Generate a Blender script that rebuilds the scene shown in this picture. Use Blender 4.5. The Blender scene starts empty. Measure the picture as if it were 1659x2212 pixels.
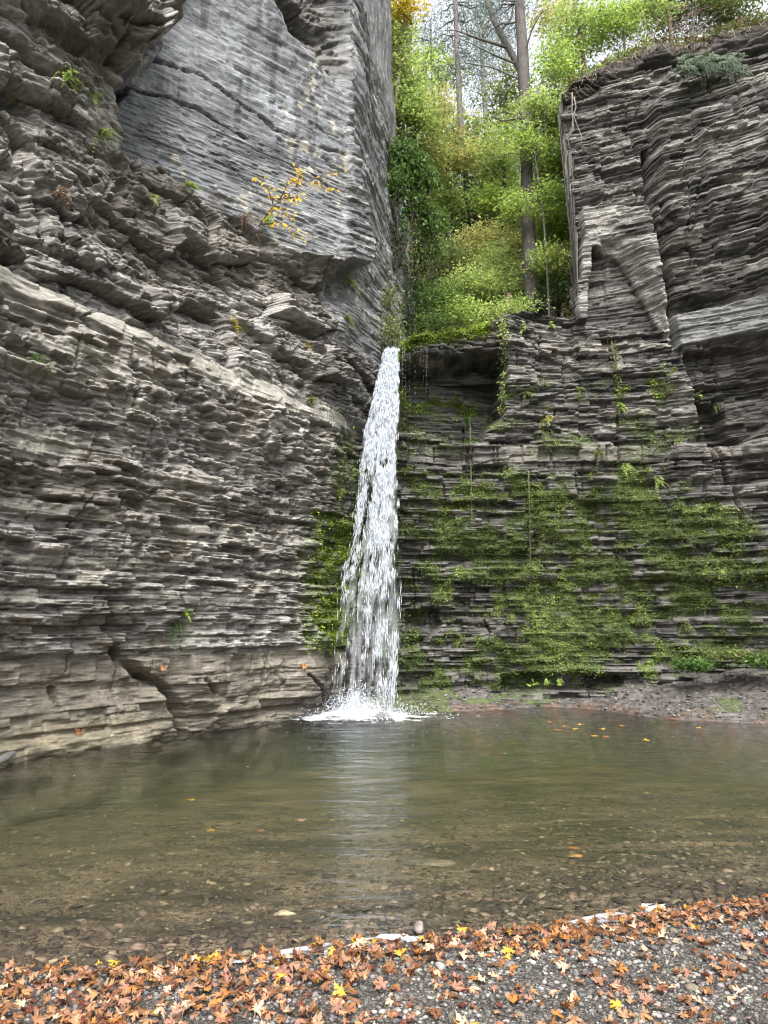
import bpy, math, random
import numpy as np
random.seed(7); rng = np.random.default_rng(11)
R = math.radians
scene = bpy.context.scene
COL = scene.collection

# ------------------------------------------------------------------ camera
HC, PITCH, F = 1.65, R(8.36), 769.0
cam = bpy.data.cameras.new("camera"); camo = bpy.data.objects.new("camera", cam)
COL.objects.link(camo); camo.location = (0, 0, HC); camo.rotation_euler = (R(90) + PITCH, 0, 0)
cam.sensor_fit = 'VERTICAL'; cam.sensor_height = 24; cam.lens = 24 * F / 1024
cam.clip_end = 2000; cam.clip_start = 0.05
scene.camera = camo

def ray(dx, dy):
    """direction of a photo point measured on the 1659x2212 view of the photograph, scaled to y = 1"""
    a = (dx / 1659 * 768 - 384) / F; b = (512 - dy / 2212 * 1024) / F
    y = math.cos(PITCH) - math.sin(PITCH) * b; z = math.sin(PITCH) + math.cos(PITCH) * b
    return np.array([a / y, 1.0, z / y])
def at(dx, dy, Y):
    return np.array([0, 0, HC]) + ray(dx, dy) * Y
def atz(dx, dy, z=0.0):
    r = ray(dx, dy); return np.array([0, 0, HC]) + r * ((z - HC) / r[2])

# ------------------------------------------------------------------ noise
def hsh(ix, iy, seed=0):
    h = (ix.astype(np.int64) * 374761393 + iy.astype(np.int64) * 668265263 + seed * 974711 + 1013904223) & 0xFFFFFFFF
    h = ((h ^ (h >> 13)) * 1274126177) & 0xFFFFFFFF
    h = ((h ^ (h >> 16)) * 2246822519) & 0xFFFFFFFF
    h = h ^ (h >> 15)
    return (h & 0xFFFFFF).astype(np.float64) / 0xFFFFFF
def vn(x, y, seed=0):
    x = np.asarray(x, float); y = np.asarray(y, float); x, y = np.broadcast_arrays(x, y)
    ix = np.floor(x); iy = np.floor(y); fx = x - ix; fy = y - iy
    fx = fx * fx * (3 - 2 * fx); fy = fy * fy * (3 - 2 * fy)
    a = hsh(ix, iy, seed); b = hsh(ix + 1, iy, seed); c = hsh(ix, iy + 1, seed); d = hsh(ix + 1, iy + 1, seed)
    return (a + (b - a) * fx) * (1 - fy) + (c + (d - c) * fx) * fy
def fbm(x, y, seed=0, oct=4, gain=.5):
    s = 0; a = 1; t = 0; f = 1
    for k in range(oct):
        s = s + a * vn(x * f + 7.3 * k, y * f + 3.1 * k, seed + k); t += a; a *= gain; f *= 2.03
    return s / t
def facets(x, y, sx, sy, seed, slope=1.0):
    """angular broken-rock relief: each cell is one tilted facet"""
    u = x / sx; v = y / sy; iu = np.floor(u); iv = np.floor(v)
    best = np.full(u.shape, 9.0); out = np.zeros(u.shape); sec = np.full(u.shape, 9.0)
    for i in (-1, 0, 1):
        for j in (-1, 0, 1):
            cu = iu + i; cv = iv + j
            px = cu + hsh(cu, cv, seed); py = cv + hsh(cu, cv, seed + 1)
            d = (px - u) ** 2 + (py - v) ** 2
            o = hsh(cu, cv, seed + 2) - .5 + slope * ((hsh(cu, cv, seed + 3) - .5) * (u - px) + (hsh(cu, cv, seed + 4) - .7) * (v - py))
            m = d < best
            sec = np.where(m, best, np.minimum(sec, d)); out = np.where(m, o, out); best = np.where(m, d, best)
    return out, np.sqrt(sec) - np.sqrt(best)
def sstep(a, b, x):
    t = np.clip((x - a) / (b - a), 0, 1); return t * t * (3 - 2 * t)
def mixc(c, d, m):
    m = np.asarray(m)[..., None]; return c * (1 - m) + np.asarray(d, float) * m

def make_layers(spec, seed):
    """bed boundaries; spec rows: z0, z1, thinnest, thickest"""
    r = np.random.default_rng(seed); zs = []
    for z0, z1, a, b in spec:
        z = z0
        while z < z1:
            zs.append(z); z += a + (b - a) * r.random() ** 2
    zs.append(spec[-1][1] + 9)
    return np.array(zs)
def strata(s, z, zb, seed, w=(.25, .9), blockamp=.5, wav=.4, jag=.1):
    """relief of bedded rock in 0..1-ish units: each bed its own set-back, broken into blocks along s"""
    i = np.clip(np.searchsorted(zb, z) - 1, 0, len(zb) - 2)
    th = zb[i + 1] - zb[i]; t = (z - zb[i]) / th
    r = np.random.default_rng(seed); n = len(zb)
    p = r.random(n)[i]; wi = (w[0] + (w[1] - w[0]) * r.random(n) ** 2)[i]; ph = (r.random(n) * 50)[i]
    ii = i.astype(float)
    u = s / wi + ph + jag * vn(s * 6, ii * 5.1, seed + 5) * 2; j = np.floor(u); f = u - j
    blk = hsh(j, ii, seed + 6)
    wv = vn(s * 2.2 + ph, ii * 3.7, seed + 7) * .6 + vn(s * 9 + ph, ii * 3.7, seed + 8) * .4
    d = p * .6 + blockamp * (blk - .5) + wav * (wv - .5)
    lip = 1 - np.abs(2 * t - 1) ** 9
    edge = sstep(0, .025, f) * sstep(0, .025, 1 - f)
    d = d * (.35 + .65 * lip) - .35 * (1 - edge) * (blk > .25)
    return d, i, blk

# ------------------------------------------------------------------ mesh helpers
def new_mesh(name, V, quads=None, tris=None, mat=None, smooth=False, col=None, attrs=None, parent=None):
    me = bpy.data.meshes.new(name)
    V = np.asarray(V, np.float32).reshape(-1, 3)
    q = np.zeros((0, 4), np.int32) if quads is None else np.asarray(quads, np.int32).reshape(-1, 4)
    t = np.zeros((0, 3), np.int32) if tris is None else np.asarray(tris, np.int32).reshape(-1, 3)
    me.vertices.add(len(V)); me.vertices.foreach_set('co', V.ravel())
    nl = q.size + t.size
    me.loops.add(nl); me.loops.foreach_set('vertex_index', np.concatenate([q.ravel(), t.ravel()]))
    me.polygons.add(len(q) + len(t))
    st = np.concatenate([np.arange(len(q)) * 4, q.size + np.arange(len(t)) * 3]).astype(np.int32)
    me.polygons.foreach_set('loop_start', st)
    me.polygons.foreach_set('loop_total', np.concatenate([np.full(len(q), 4), np.full(len(t), 3)]).astype(np.int32))
    if smooth: me.polygons.foreach_set('use_smooth', np.ones(len(q) + len(t), bool))
    me.update(calc_edges=True); me.validate()
    if col is not None:
        c = np.ones((len(V), 4), np.float32); c[:, :3] = col
        a = me.attributes.new('col', 'FLOAT_COLOR', 'POINT'); a.data.foreach_set('color', c.ravel())
    for k, v in (attrs or {}).items():
        a = me.attributes.new(k, 'FLOAT', 'POINT'); a.data.foreach_set('value', np.asarray(v, np.float32).ravel())
    if mat: me.materials.append(mat)
    o = bpy.data.objects.new(name, me); COL.objects.link(o)
    if parent: o.parent = parent
    return o
def grid_quads(nr, nc):
    i = np.arange(nr - 1)[:, None] * nc + np.arange(nc - 1)[None]
    return np.stack([i, i + 1, i + nc + 1, i + nc], -1).reshape(-1, 4)
def tag(o, label=None, cat=None, group=None, kind=None):
    if label: o['label'] = label
    if cat: o['category'] = cat
    if group: o['group'] = group
    if kind: o['kind'] = kind
    return o
def empty(name, loc, label, cat, group=None):
    o = bpy.data.objects.new(name, None); COL.objects.link(o); o.location = loc; o.empty_display_size = .1
    bpy.context.view_layer.update()
    return tag(o, label, cat, group)
class MB:
    """collects shapes, links them as one mesh object"""
    def __init__(s): s.V = []; s.Q = []; s.T = []; s.C = []; s.n = 0
    def add(s, V, Q=None, T=None, c=(1, 1, 1)):
        V = np.asarray(V, float).reshape(-1, 3)
        if Q is not None and len(Q): s.Q.append(np.asarray(Q, int).reshape(-1, 4) + s.n)
        if T is not None and len(T): s.T.append(np.asarray(T, int).reshape(-1, 3) + s.n)
        c = np.asarray(c, float); s.C.append(np.broadcast_to(c, V.shape).copy() if c.ndim == 1 else c)
        s.V.append(V); s.n += len(V)
    def tube(s, pts, rad, k=7, c=(1, 1, 1), rough=0.0, seed=1):
        P = np.asarray(pts, float); m = len(P); rad = np.broadcast_to(np.asarray(rad, float), (m,))
        T = np.gradient(P, axis=0); T /= np.linalg.norm(T, axis=1)[:, None] + 1e-9
        up = np.array([0, 1., .13]); A = np.cross(T, up); A /= np.linalg.norm(A, axis=1)[:, None] + 1e-9; B = np.cross(T, A)
        th = np.arange(k) * 2 * math.pi / k
        rr = rad[:, None] * (1 + rough * (hsh(np.arange(m)[:, None] * 1.0, np.arange(k)[None] * 1.0, seed) - .5))
        V = P[:, None] + rr[..., None] * (np.cos(th)[None, :, None] * A[:, None] + np.sin(th)[None, :, None] * B[:, None])
        i = np.arange(m - 1)[:, None] * k + np.arange(k)[None]; i2 = np.arange(m - 1)[:, None] * k + (np.arange(k)[None] + 1) % k
        Q = np.stack([i, i2, i2 + k, i + k], -1).reshape(-1, 4)
        cap = np.concatenate([V.reshape(-1, 3), P[-1:], P[:1]]); e = m * k
        T3 = [[(m - 1) * k + j, (m - 1) * k + (j + 1) % k, e] for j in range(k)] + [[(j + 1) % k, j, e + 1] for j in range(k)]
        s.add(cap, Q, T3, c)
    def leaves(s, P, L, W, D, N, c):
        """rhombic leaves: centre P, length L along D, width W, blade normal N"""
        P = np.asarray(P, float); n = len(P)
        if not n: return
        D = D / (np.linalg.norm(D, axis=1)[:, None] + 1e-9); S = np.cross(D, N); S /= np.linalg.norm(S, axis=1)[:, None] + 1e-9
        U = np.cross(S, D); L = np.broadcast_to(np.asarray(L, float), (n,))[:, None]; W = np.broadcast_to(np.asarray(W, float), (n,))[:, None]
        V = np.stack([P - D * L * .5, P + S * W * .5 - D * L * .05 + U * L * .07, P + D * L * .5 - U * L * .06, P - S * W * .5 - D * L * .05 + U * L * .07], 1)
        c = np.broadcast_to(np.asarray(c, float), (n, 3))
        s.add(V.reshape(-1, 3), np.arange(4 * n).reshape(n, 4), None, np.repeat(c, 4, 0))
    def build(s, name, mat, parent=None, smooth=False):
        V = np.concatenate(s.V) if s.V else np.zeros((0, 3))
        if parent is not None: V = V - np.array(parent.matrix_world.translation)
        return new_mesh(name, V, np.concatenate(s.Q) if s.Q else None, np.concatenate(s.T) if s.T else None, mat, smooth,
                        np.concatenate(s.C) if s.C else None, None, parent)
    def build_at(s, name, mat, loc, smooth=False):
        o = s.build(name, mat, None, smooth); loc = np.asarray(loc, float)
        n = len(o.data.vertices); a = np.zeros(n * 3, np.float32); o.data.vertices.foreach_get('co', a)
        o.data.vertices.foreach_set('co', (a.reshape(-1, 3) - loc).astype(np.float32).ravel()); o.location = loc; o.data.update()
        return o
def unit(v): return v / (np.linalg.norm(v, axis=-1, keepdims=True) + 1e-9)
def rand_dirs(n, flat=1.0):
    v = rng.normal(size=(n, 3)); v[:, 2] *= flat; return unit(v)

# ------------------------------------------------------------------ materials
def mat_new(name):
    m = bpy.data.materials.new(name); m.use_nodes = True; nt = m.node_tree
    for n in list(nt.nodes): nt.nodes.remove(n)
    out = nt.nodes.new('ShaderNodeOutputMaterial'); return m, nt, out
def N(nt, typ, **kw):
    n = nt.nodes.new(typ)
    for k, v in kw.items():
        if hasattr(n, k): setattr(n, k, v)
        else: n.inputs[k.replace('_', ' ')].default_value = v
    return n
def noise(nt, vec, scale, detail=4, rough=.55):
    n = nt.nodes.new('ShaderNodeTexNoise'); n.inputs['Scale'].default_value = scale; n.inputs['Detail'].default_value = detail
    n.inputs['Roughness'].default_value = rough; nt.links.new(vec, n.inputs['Vector']); return n.outputs['Fac']
def mapping(nt, vec, sc):
    n = nt.nodes.new('ShaderNodeMapping'); n.inputs['Scale'].default_value = sc; nt.links.new(vec, n.inputs['Vector']); return n.outputs[0]
def mapr(nt, v, a, b, c, d):
    n = nt.nodes.new('ShaderNodeMapRange'); nt.links.new(v, n.inputs[0])
    for k, x in zip((1, 2, 3, 4), (a, b, c, d)): n.inputs[k].default_value = x
    return n.outputs[0]
def mathn(nt, op, a, b=None):
    n = nt.nodes.new('ShaderNodeMath'); n.operation = op
    for k, x in enumerate((a, b)):
        if x is None: continue
        if hasattr(x, 'is_output'): nt.links.new(x, n.inputs[k])
        else: n.inputs[k].default_value = x
    return n.outputs[0]
def rock_mat(name, lam=(3, 3, 40), bump=.5, dist=.02, spec=.35):
    m, nt, out = mat_new(name); L = nt.links.new
    b = N(nt, 'ShaderNodeBsdfPrincipled'); L(b.outputs[0], out.inputs[0])
    tc = N(nt, 'ShaderNodeTexCoord').outputs['Object']
    at_ = N(nt, 'ShaderNodeAttribute', attribute_name='col'); wet = N(nt, 'ShaderNodeAttribute', attribute_name='wet')
    lamv = mapping(nt, tc, lam)
    l1 = noise(nt, lamv, 1.0, 5, .65); l2 = noise(nt, mapping(nt, tc, (16, 16, 30)), 1, 5, .7); l3 = noise(nt, tc, 3.1, 4)
    f = mathn(nt, 'MULTIPLY', mapr(nt, l1, .3, .7, .52, 1.48), mapr(nt, l2, .25, .75, .62, 1.38))
    f = mathn(nt, 'MULTIPLY', f, mapr(nt, l3, .3, .7, .82, 1.18))
    vm = N(nt, 'ShaderNodeVectorMath', operation='SCALE'); L(at_.outputs['Color'], vm.inputs[0]); L(f, vm.inputs['Scale'])
    L(vm.outputs[0], b.inputs['Base Color'])
    L(mapr(nt, wet.outputs['Fac'], 0, 1, .82, .28), b.inputs['Roughness']); b.inputs['Specular IOR Level'].default_value = spec
    bp = N(nt, 'ShaderNodeBump'); bp.inputs['Strength'].default_value = bump; bp.inputs['Distance'].default_value = dist
    L(mathn(nt, 'ADD', l1, mathn(nt, 'MULTIPLY', l2, .6)), bp.inputs['Height']); L(bp.outputs[0], b.inputs['Normal'])
    return m
def leaf_mat(name, trans=.45, rough=.5, gloss=.25):
    m, nt, out = mat_new(name); L = nt.links.new
    at_ = N(nt, 'ShaderNodeAttribute', attribute_name='col').outputs['Color']
    b = N(nt, 'ShaderNodeBsdfPrincipled'); b.inputs['Roughness'].default_value = rough; b.inputs['Specular IOR Level'].default_value = gloss
    t = N(nt, 'ShaderNodeBsdfTranslucent'); mx = N(nt, 'ShaderNodeMixShader'); mx.inputs[0].default_value = trans
    L(at_, b.inputs['Base Color']); L(at_, t.inputs['Color']); L(b.outputs[0], mx.inputs[1]); L(t.outputs[0], mx.inputs[2]); L(mx.outputs[0], out.inputs[0])
    return m
def bark_mat(name, sc=(30, 30, 5)):
    m, nt, out = mat_new(name); L = nt.links.new
    b = N(nt, 'ShaderNodeBsdfPrincipled'); L(b.outputs[0], out.inputs[0]); b.inputs['Roughness'].default_value = .9
    tc = N(nt, 'ShaderNodeTexCoord').outputs['Object']; at_ = N(nt, 'ShaderNodeAttribute', attribute_name='col').outputs['Color']
    n1 = noise(nt, mapping(nt, tc, sc), 1, 5, .7); n2 = noise(nt, tc, 4, 3)
    f = mathn(nt, 'MULTIPLY', mapr(nt, n1, .3, .7, .45, 1.4), mapr(nt, n2, .3, .7, .75, 1.25))
    vm = N(nt, 'ShaderNodeVectorMath', operation='SCALE'); L(at_, vm.inputs[0]); L(f, vm.inputs['Scale']); L(vm.outputs[0], b.inputs['Base Color'])
    bp = N(nt, 'ShaderNodeBump'); bp.inputs['Strength'].default_value = .8; bp.inputs['Distance'].default_value = .02; L(n1, bp.inputs['Height']); L(bp.outputs[0], b.inputs['Normal'])
    return m
M_ROCK = rock_mat('bedded_rock', (4.2, 4.2, 40), .8, .025); M_PEBBLE = rock_mat('pebble_rock', (9, 9, 9), .2, .004)
M_LEAF = leaf_mat('foliage', .5); M_MOSS = leaf_mat('moss', .25, .7, .15); M_BARK = bark_mat('bark')
M_DRY = leaf_mat('fallen_leaf', .15, .6, .25)

# ------------------------------------------------------------------ cliff walls
class Wall:
    def __init__(s, O, t, ctrl, srange, zrange):
        s.O = np.array(O, float); s.t = np.array(t, float) / np.linalg.norm(t); s.n = np.array([s.t[1], -s.t[0]])
        A = []
        for c in ctrl:
            P = np.array(c[1:]) if c[0] == 'w' else at(*c)
            A.append(((P[:2] - s.O) @ s.t, P[2], (P[:2] - s.O) @ s.n))
        A = np.array(A); n = len(A); X = A[:, :2]
        K = np.linalg.norm(X[:, None] - X[None], axis=2); Pm = np.c_[np.ones(n), X]
        M = np.zeros((n + 3, n + 3)); M[:n, :n] = K + np.eye(n) * -.02; M[:n, n:] = Pm; M[n:, :n] = Pm.T
        w = np.linalg.solve(M, np.r_[A[:, 2], 0, 0, 0])
        s.gs = np.arange(srange[0], srange[1] + .11, .08); s.gz = np.arange(zrange[0], zrange[1] + .11, .08)
        S, Z = np.meshgrid(s.gs, s.gz); G = np.c_[S.ravel(), Z.ravel()]
        Kg = np.linalg.norm(G[:, None] - X[None], axis=2)
        s.G = (Kg @ w[:n] + np.c_[np.ones(len(G)), G] @ w[n:]).reshape(S.shape)
    @staticmethod
    def bil(gs, gz, G, S, Z):
        i = np.clip(np.searchsorted(gs, S) - 1, 0, len(gs) - 2); j = np.clip(np.searchsorted(gz, Z) - 1, 0, len(gz) - 2)
        a = np.clip((S - gs[i]) / (gs[i + 1] - gs[i]), 0, 1); b = np.clip((Z - gz[j]) / (gz[j + 1] - gz[j]), 0, 1)
        return (G[j, i] * (1 - a) + G[j, i + 1] * a) * (1 - b) + (G[j + 1, i] * (1 - a) + G[j + 1, i + 1] * a) * b
    def macro(s, S, Z): return s.bil(s.gs, s.gz, s.G, S, Z)
    def hit(s, dx, dy, final=False):
        """(s, z, world) where the sight line of a photo point meets the wall"""
        r = ray(dx, dy); Y = np.arange(5, 22, .01); P = np.array([0, 0, HC]) + r[None] * Y[:, None]
        S = (P[:, :2] - s.O) @ s.t; D = (P[:, :2] - s.O) @ s.n
        G = s.bil(s.fs, s.fz, s.FD, S, P[:, 2]) if final else s.macro(S, P[:, 2])
        k = np.argmax(D < G); k = k if D[k] < G[k] else len(Y) - 1
        return S[k], P[k, 2], P[k]
    def poly(s, pts): return np.array([s.hit(*p)[:2] for p in pts])
    def world(s, S, Z, D):
        return np.stack([s.O[0] + s.t[0] * S + s.n[0] * D, s.O[1] + s.t[1] * S + s.n[1] * D, Z], -1)
def sdist(S, Z, P, closed=True, pad=1.0):
    """signed distance (inside positive) to a polygon, or distance to a polyline"""
    out = np.full(S.shape, -pad if closed else pad); lo = P.min(0) - pad; hi = P.max(0) + pad
    m = (S > lo[0]) & (S < hi[0]) & (Z > lo[1]) & (Z < hi[1]); x = S[m]; y = Z[m]
    d = np.full(x.shape, 1e9); ins = np.zeros(x.shape, bool); n = len(P)
    for k in range(n if closed else n - 1):
        a = P[k]; b = P[(k + 1) % n]; e = b - a
        t = np.clip(((x - a[0]) * e[0] + (y - a[1]) * e[1]) / (e @ e + 1e-12), 0, 1)
        d = np.minimum(d, np.hypot(x - a[0] - t * e[0], y - a[1] - t * e[1]))
        if closed: ins ^= ((a[1] > y) != (b[1] > y)) & (x < e[0] * (y - a[1]) / (e[1] if e[1] else 1e-9) + a[0])
    out[m] = np.where(ins, d, -np.minimum(d, pad)) if closed else np.minimum(d, pad)
    return out
# ------------------------------------------------------------------ left cliff
def base(dx, dy): return ('w', *atz(dx, dy, 0.0))
ctrl = [base(-120, 1672), base(0, 1650), base(200, 1615), base(390, 1588), base(500, 1574), base(620, 1558), base(690, 1545),
    ('w', -9.0, 2.0, 0.0), ('w', -8.6, 2.0, 6.0), ('w', -8.2, 1.5, 13.5), (-300, 1300, 6.6), (-300, 600, 5.6), (-300, 100, 5.4),
    (0, 1540, 9.75), (200, 1520, 10.75), (330, 1500, 11.5), (400, 1540, 12.0), (450, 1480, 11.95), (600, 1450, 13.3), (680, 1430, 13.75), (700, 1500, 13.85),
    (0, 1440, 9.7), (200, 1400, 10.6), (400, 1400, 11.7), (600, 1390, 13.4), (690, 1390, 14.0),
    (0, 1300, 9.35), (200, 1300, 10.25), (400, 1300, 11.5), (600, 1290, 13.1), (700, 1290, 14.1),
    (0, 1100, 8.9), (200, 1100, 9.75), (400, 1100, 11.0), (600, 1100, 12.8), (700, 1100, 13.9), (750, 1100, 14.6),
    (0, 860, 8.5), (150, 900, 9.2), (300, 930, 10.15), (450, 960, 11.2), (600, 1000, 12.5), (700, 1030, 13.6),
    (0, 690, 8.1), (0, 600, 8.05), (100, 645, 8.5), (200, 694, 9.05), (300, 742, 9.7), (400, 788, 10.45), (500, 835, 11.3), (600, 882, 12.2), (680, 920, 13.1),
    (0, 540, 8.35), (150, 600, 9.0), (250, 640, 9.65), (350, 680, 10.3), (480, 730, 11.3), (600, 800, 12.5), (700, 830, 13.2), (730, 760, 13.6),
    (0, 420, 8.3), (60, 330, 8.3), (150, 430, 9.1), (90, 480, 8.8), (200, 520, 9.7), (330, 560, 10.5), (300, 420, 10.3), (420, 480, 11.2), (400, 580, 11.1), (500, 560, 12.2), (560, 660, 12.2), (450, 650, 11.0), (350, 640, 10.2),
    (560, 560, 12.9), (620, 605, 13.8), (690, 630, 14.5), (730, 640, 14.6), (680, 700, 13.2), (700, 740, 13.1),
    (0, 180, 8.3), (0, 60, 8.1), (80, 130, 8.5), (140, 90, 8.8), (150, 180, 8.9), (150, 300, 8.9), (230, 250, 9.4), (220, 380, 9.7), (100, 20, 8.5), (230, 40, 9.3), (240, 130, 9.35), (310, 90, 9.5), (325, 30, 9.5), (300, 130, 9.6), (-100, 200, 7.5), (0, -200, 8.0), (200, -200, 9.0), (330, -200, 9.9),
    (350, 60, 11.1), (345, 160, 11.3), (290, 200, 10.9), (285, 300, 11.0), (400, 200, 11.7), (400, 350, 11.8), (330, 340, 11.2), (480, 430, 12.2), (520, 100, 12.35), (550, 330, 12.5), (560, 470, 12.6), (640, 540, 13.05), (640, 250, 13.0), (740, 100, 13.55), (745, 300, 13.6), (740, 550, 13.75), (700, 560, 13.45), (600, -50, 12.9), (400, -100, 11.6), (740, -100, 13.5), (740, -400, 13.5), (400, -400, 11.6),
    (660, 40, 13.8), (690, 100, 13.75),
    (765, 100, 14.0), (765, 400, 14.0), (790, 200, 15.3), (785, 500, 15.0), (815, 300, 16.9), (805, 100, 16.6), (820, 560, 16.7), (800, 650, 15.7), (822, 720, 16.2), (790, -100, 15.6), (835, 520, 17.6), (790, -400, 15.6),
    (750, 700, 14.4), (770, 780, 14.9), (745, 850, 14.2), (760, 950, 14.5), (780, 1000, 15.0), (760, 1250, 14.9), (740, 1400, 14.6), (730, 1500, 14.4),
    ('w', .1, 16.6, 5.5), ('w', .1, 16.6, 2.0), ('w', .55, 18.6, 7.5), ('w', .6, 18.8, 10.0), ('w', .2, 18.6, 13.0), ('w', .15, 18.6, 18.0), ('w', 1.1, 22.0, 8.0), ('w', .4, 22.0, 14.0), ('w', .4, 22.0, 19.0)]
LW = Wall((-4.78, 9.57), (.62, .785), ctrl, (-9, 13.2), (-1, 19.6))
s_ = np.unique(np.concatenate([np.arange(-9, -1.2, .12), np.arange(-1.2, 7.3, .0175), np.arange(7.3, 10.2, .03), np.arange(10.2, 13, .15)]))
z_ = np.concatenate([np.arange(-.9, -.1, .08), np.arange(-.1, 10.2, .0118), np.arange(10.2, 19.2, .03)])
S, Z = np.meshgrid(s_, z_)
D0 = LW.macro(S, Z)
wob = (fbm(S * .9, Z * .9, 3, 3) - .5) * .5
def soft(P, w, n=.12, pad=1.5): return sstep(-w, w, sdist(S, Z, P, True, pad) + (fbm(S * 3, Z * 3, 21, 3) - .5) * n)
smoothP = LW.poly([(352, -60), (345, 60), (300, 130), (275, 165), (270, 330), (330, 372), (420, 425), (520, 485), (620, 545), (742, 592), (760, 560), (757, 300), (745, -60)])
m_smooth = soft(smoothP, .03, .10)
def plane(pts, S, Z):
    A = np.array([at(*p) for p in pts]); s0 = (A[:, :2] - LW.O) @ LW.t; d0 = (A[:, :2] - LW.O) @ LW.n
    k = np.linalg.lstsq(np.c_[np.ones(len(A)), s0, A[:, 2]], d0, rcond=None)[0]; return k[0] + k[1] * S + k[2] * Z
pl_face = plane([(345, 160, 11.3), (400, 200, 11.7), (400, 350, 11.8), (520, 100, 12.35), (550, 330, 12.5), (640, 250, 13.0), (740, 100, 13.55), (740, 550, 13.75), (640, 540, 13.05)], S, Z)
D0 = D0 * (1 - m_smooth) + pl_face * m_smooth
scoopP = LW.poly([(575, -60), (590, 20), (620, 70), (680, 130), (728, 172), (738, 150), (725, -60)]); m_scoop = soft(scoopP, .30, .3)
strip = sstep(5.72, 5.85, S + .03 * fbm(S * 0, Z * 5, 4, 3) - .0) * sstep(6.7, 7.3, Z - .75 * (S - 6.6) * 0)
m_smooth = m_smooth * (1 - m_scoop * .8)
zb1 = LW.hit(300, 742)[1]; zb2 = LW.hit(400, 862)[1]; zb3 = LW.hit(350, 1018)[1]
zw = Z + (1 - .85 * m_smooth) * (.10 * (fbm(S * .45, Z * .5, 8, 3) - .5) + .012 * (fbm(S * 2.5, Z * 2.5, 9, 2) - .5))
def bed(zc, h, soft_=.03):
    e = h + .24 * (fbm(S * 1.6, zw * 1.5 + zc * 9, 31, 4) - .5)
    return sstep(-soft_, soft_, e - np.abs(zw - zc))
pale = np.maximum.reduce([bed(zb1, .17), bed(zb2, .075), bed(zb3, .075), bed(zb1 - .38, .04), bed(2.48, .10), bed(3.05, .05), bed(2.02, .07)]) * (1 - m_smooth) * (1 - sstep(5.9, 6.5, S)) * sstep(.36, .48, fbm(S * 1.3, Z * 4, 33, 3))
lowz = 1.18 + .12 * (fbm(S * .8, S * 0, 41, 3) - .5) + .10 * np.clip(S / 6, -1, 1)
m_base = sstep(.05, -.05, Z - lowz)                      # water-worn foot
m_blocky = sstep(lowz, lowz + .1, Z) * sstep(zb1 + .1, zb1 - .3, Z)
m_crumble = sstep(zb1 + .05, zb1 + .4, Z) * (1 - m_smooth) * (1 - strip)
# bedded relief at three scales
L1 = make_layers([(-2, 1.2, .1, .35), (1.2, 3.2, .07, .2), (3.2, zb1, .06, .22), (zb1, 15, .08, .3)], 51)
L2 = make_layers([(-2, 1.2, .03, .1), (1.2, 3.2, .025, .085), (3.2, 15, .022, .07)], 52)
d1, i1, b1 = strata(S + wob * .12, zw, L1, 61, (.25, 1.1), 1.15, .2, .03)
d2, i2, b2 = strata(S + wob * .12, zw, L2, 62, (.10, .5), 1.2, .25, .04)
L3 = make_layers([(-2, 15, .016, .036)], 53); d3, i3, b3 = strata(S, zw + .02 * vn(S * 5, Z * 5, 77), L3, 63, (.15, .8), .5, .6)
d1s, _, _ = strata(S, zw, L1, 65, (1.2, 4), .8, .4); d2s, _, _ = strata(S, zw, L2, 66, (.8, 3), .7, .4)
fA, eA = facets(S + .2 * wob + .25 * zw, zw, 1.05, .72, 71, 1.3); fB, eB = facets(S + .15 * wob, zw, .36, .20, 75, 1.2); fC, eC = facets(S, zw, .11, .055, 79, 1.0)
und = fbm(S * .8, Z * .8, 81, 4) - .5
Dd = und * .35 * (1 - m_smooth) * (1 - .4 * m_base)
Dd += m_blocky * (.21 * d1 + .105 * d2 + .02 * d3 + .06 * fB + .02 * fC)
Dd += m_crumble * (.46 * fA + .15 * fB + .02 * fC + .075 * d2 + .06 * d1 + .032 * d3 - .12 * sstep(.07, 0, eA) - .05 * sstep(.06, 0, eB))
Dd += m_smooth * (.03 * d2 + .022 * d3 + .045 * d1 * sstep(.5, .65, fbm(S * .9, Z * 1.4, 84, 3)) + .03 * (fbm(S * .6, Z * 2.5, 85, 3) - .5))
Dd += m_base * (.20 * d1 * sstep(.25, .6, fbm(S * 1.1, Z * 3, 87, 3)) + .035 * d2 * sstep(.4, .6, fbm(S * 1.6, Z * 4, 88, 3)) + .012 * d3 + .34 * (fbm(S * .9, Z * 2.6, 86, 4) - .5) + .12 * fA * sstep(.5, .65, fbm(S * .8, Z * 1.2, 89, 2)))
Dd += strip * (.10 * d1s + .055 * d2s + .02 * d3)
Dd += m_scoop * (-.55 + .16 * fA + .07 * fB)
Dd *= 1 - .7 * pale
Dd += pale * (.12 + .10 * fA + .03 * fB + .05 * (fbm(S * 3, S * 0 + 3, 91, 3) - .5) )
for pts, off in [([(-60, -60), (250, -60), (242, 66), (224, 128), (160, 106), (75, 60), (-60, -5)], .50), ([(244, 30), (292, 0), (312, 150), (282, 182), (246, 112)], .30), ([(303, -40), (354, -40), (350, 112), (330, 138), (302, 122)], .34),
                 ([(70, 330), (40, 470), (60, 540), (100, 560), (120, 450)], .18), ([(130, 470), (110, 560), (190, 600), (270, 640), (230, 520)], .20), ([(300, 630), (380, 645), (382, 690), (320, 680)], .22), ([(340, 430), (420, 500), (440, 560), (360, 540)], .18), ([(480, 690), (620, 720), (700, 760), (690, 800), (560, 760)], .16)]:
    Dd += off * soft(LW.poly(pts), .05, .10)
# foot ledge at the water and the undercut over it
ledge = sstep(.20, .13, Z - .05 * fbm(S, S * 0, 95, 2)) * sstep(3.0, 1.8, S); Dd += .14 * ledge - .10 * sstep(.06, 0, np.abs(Z - .24)) * m_base
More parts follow.
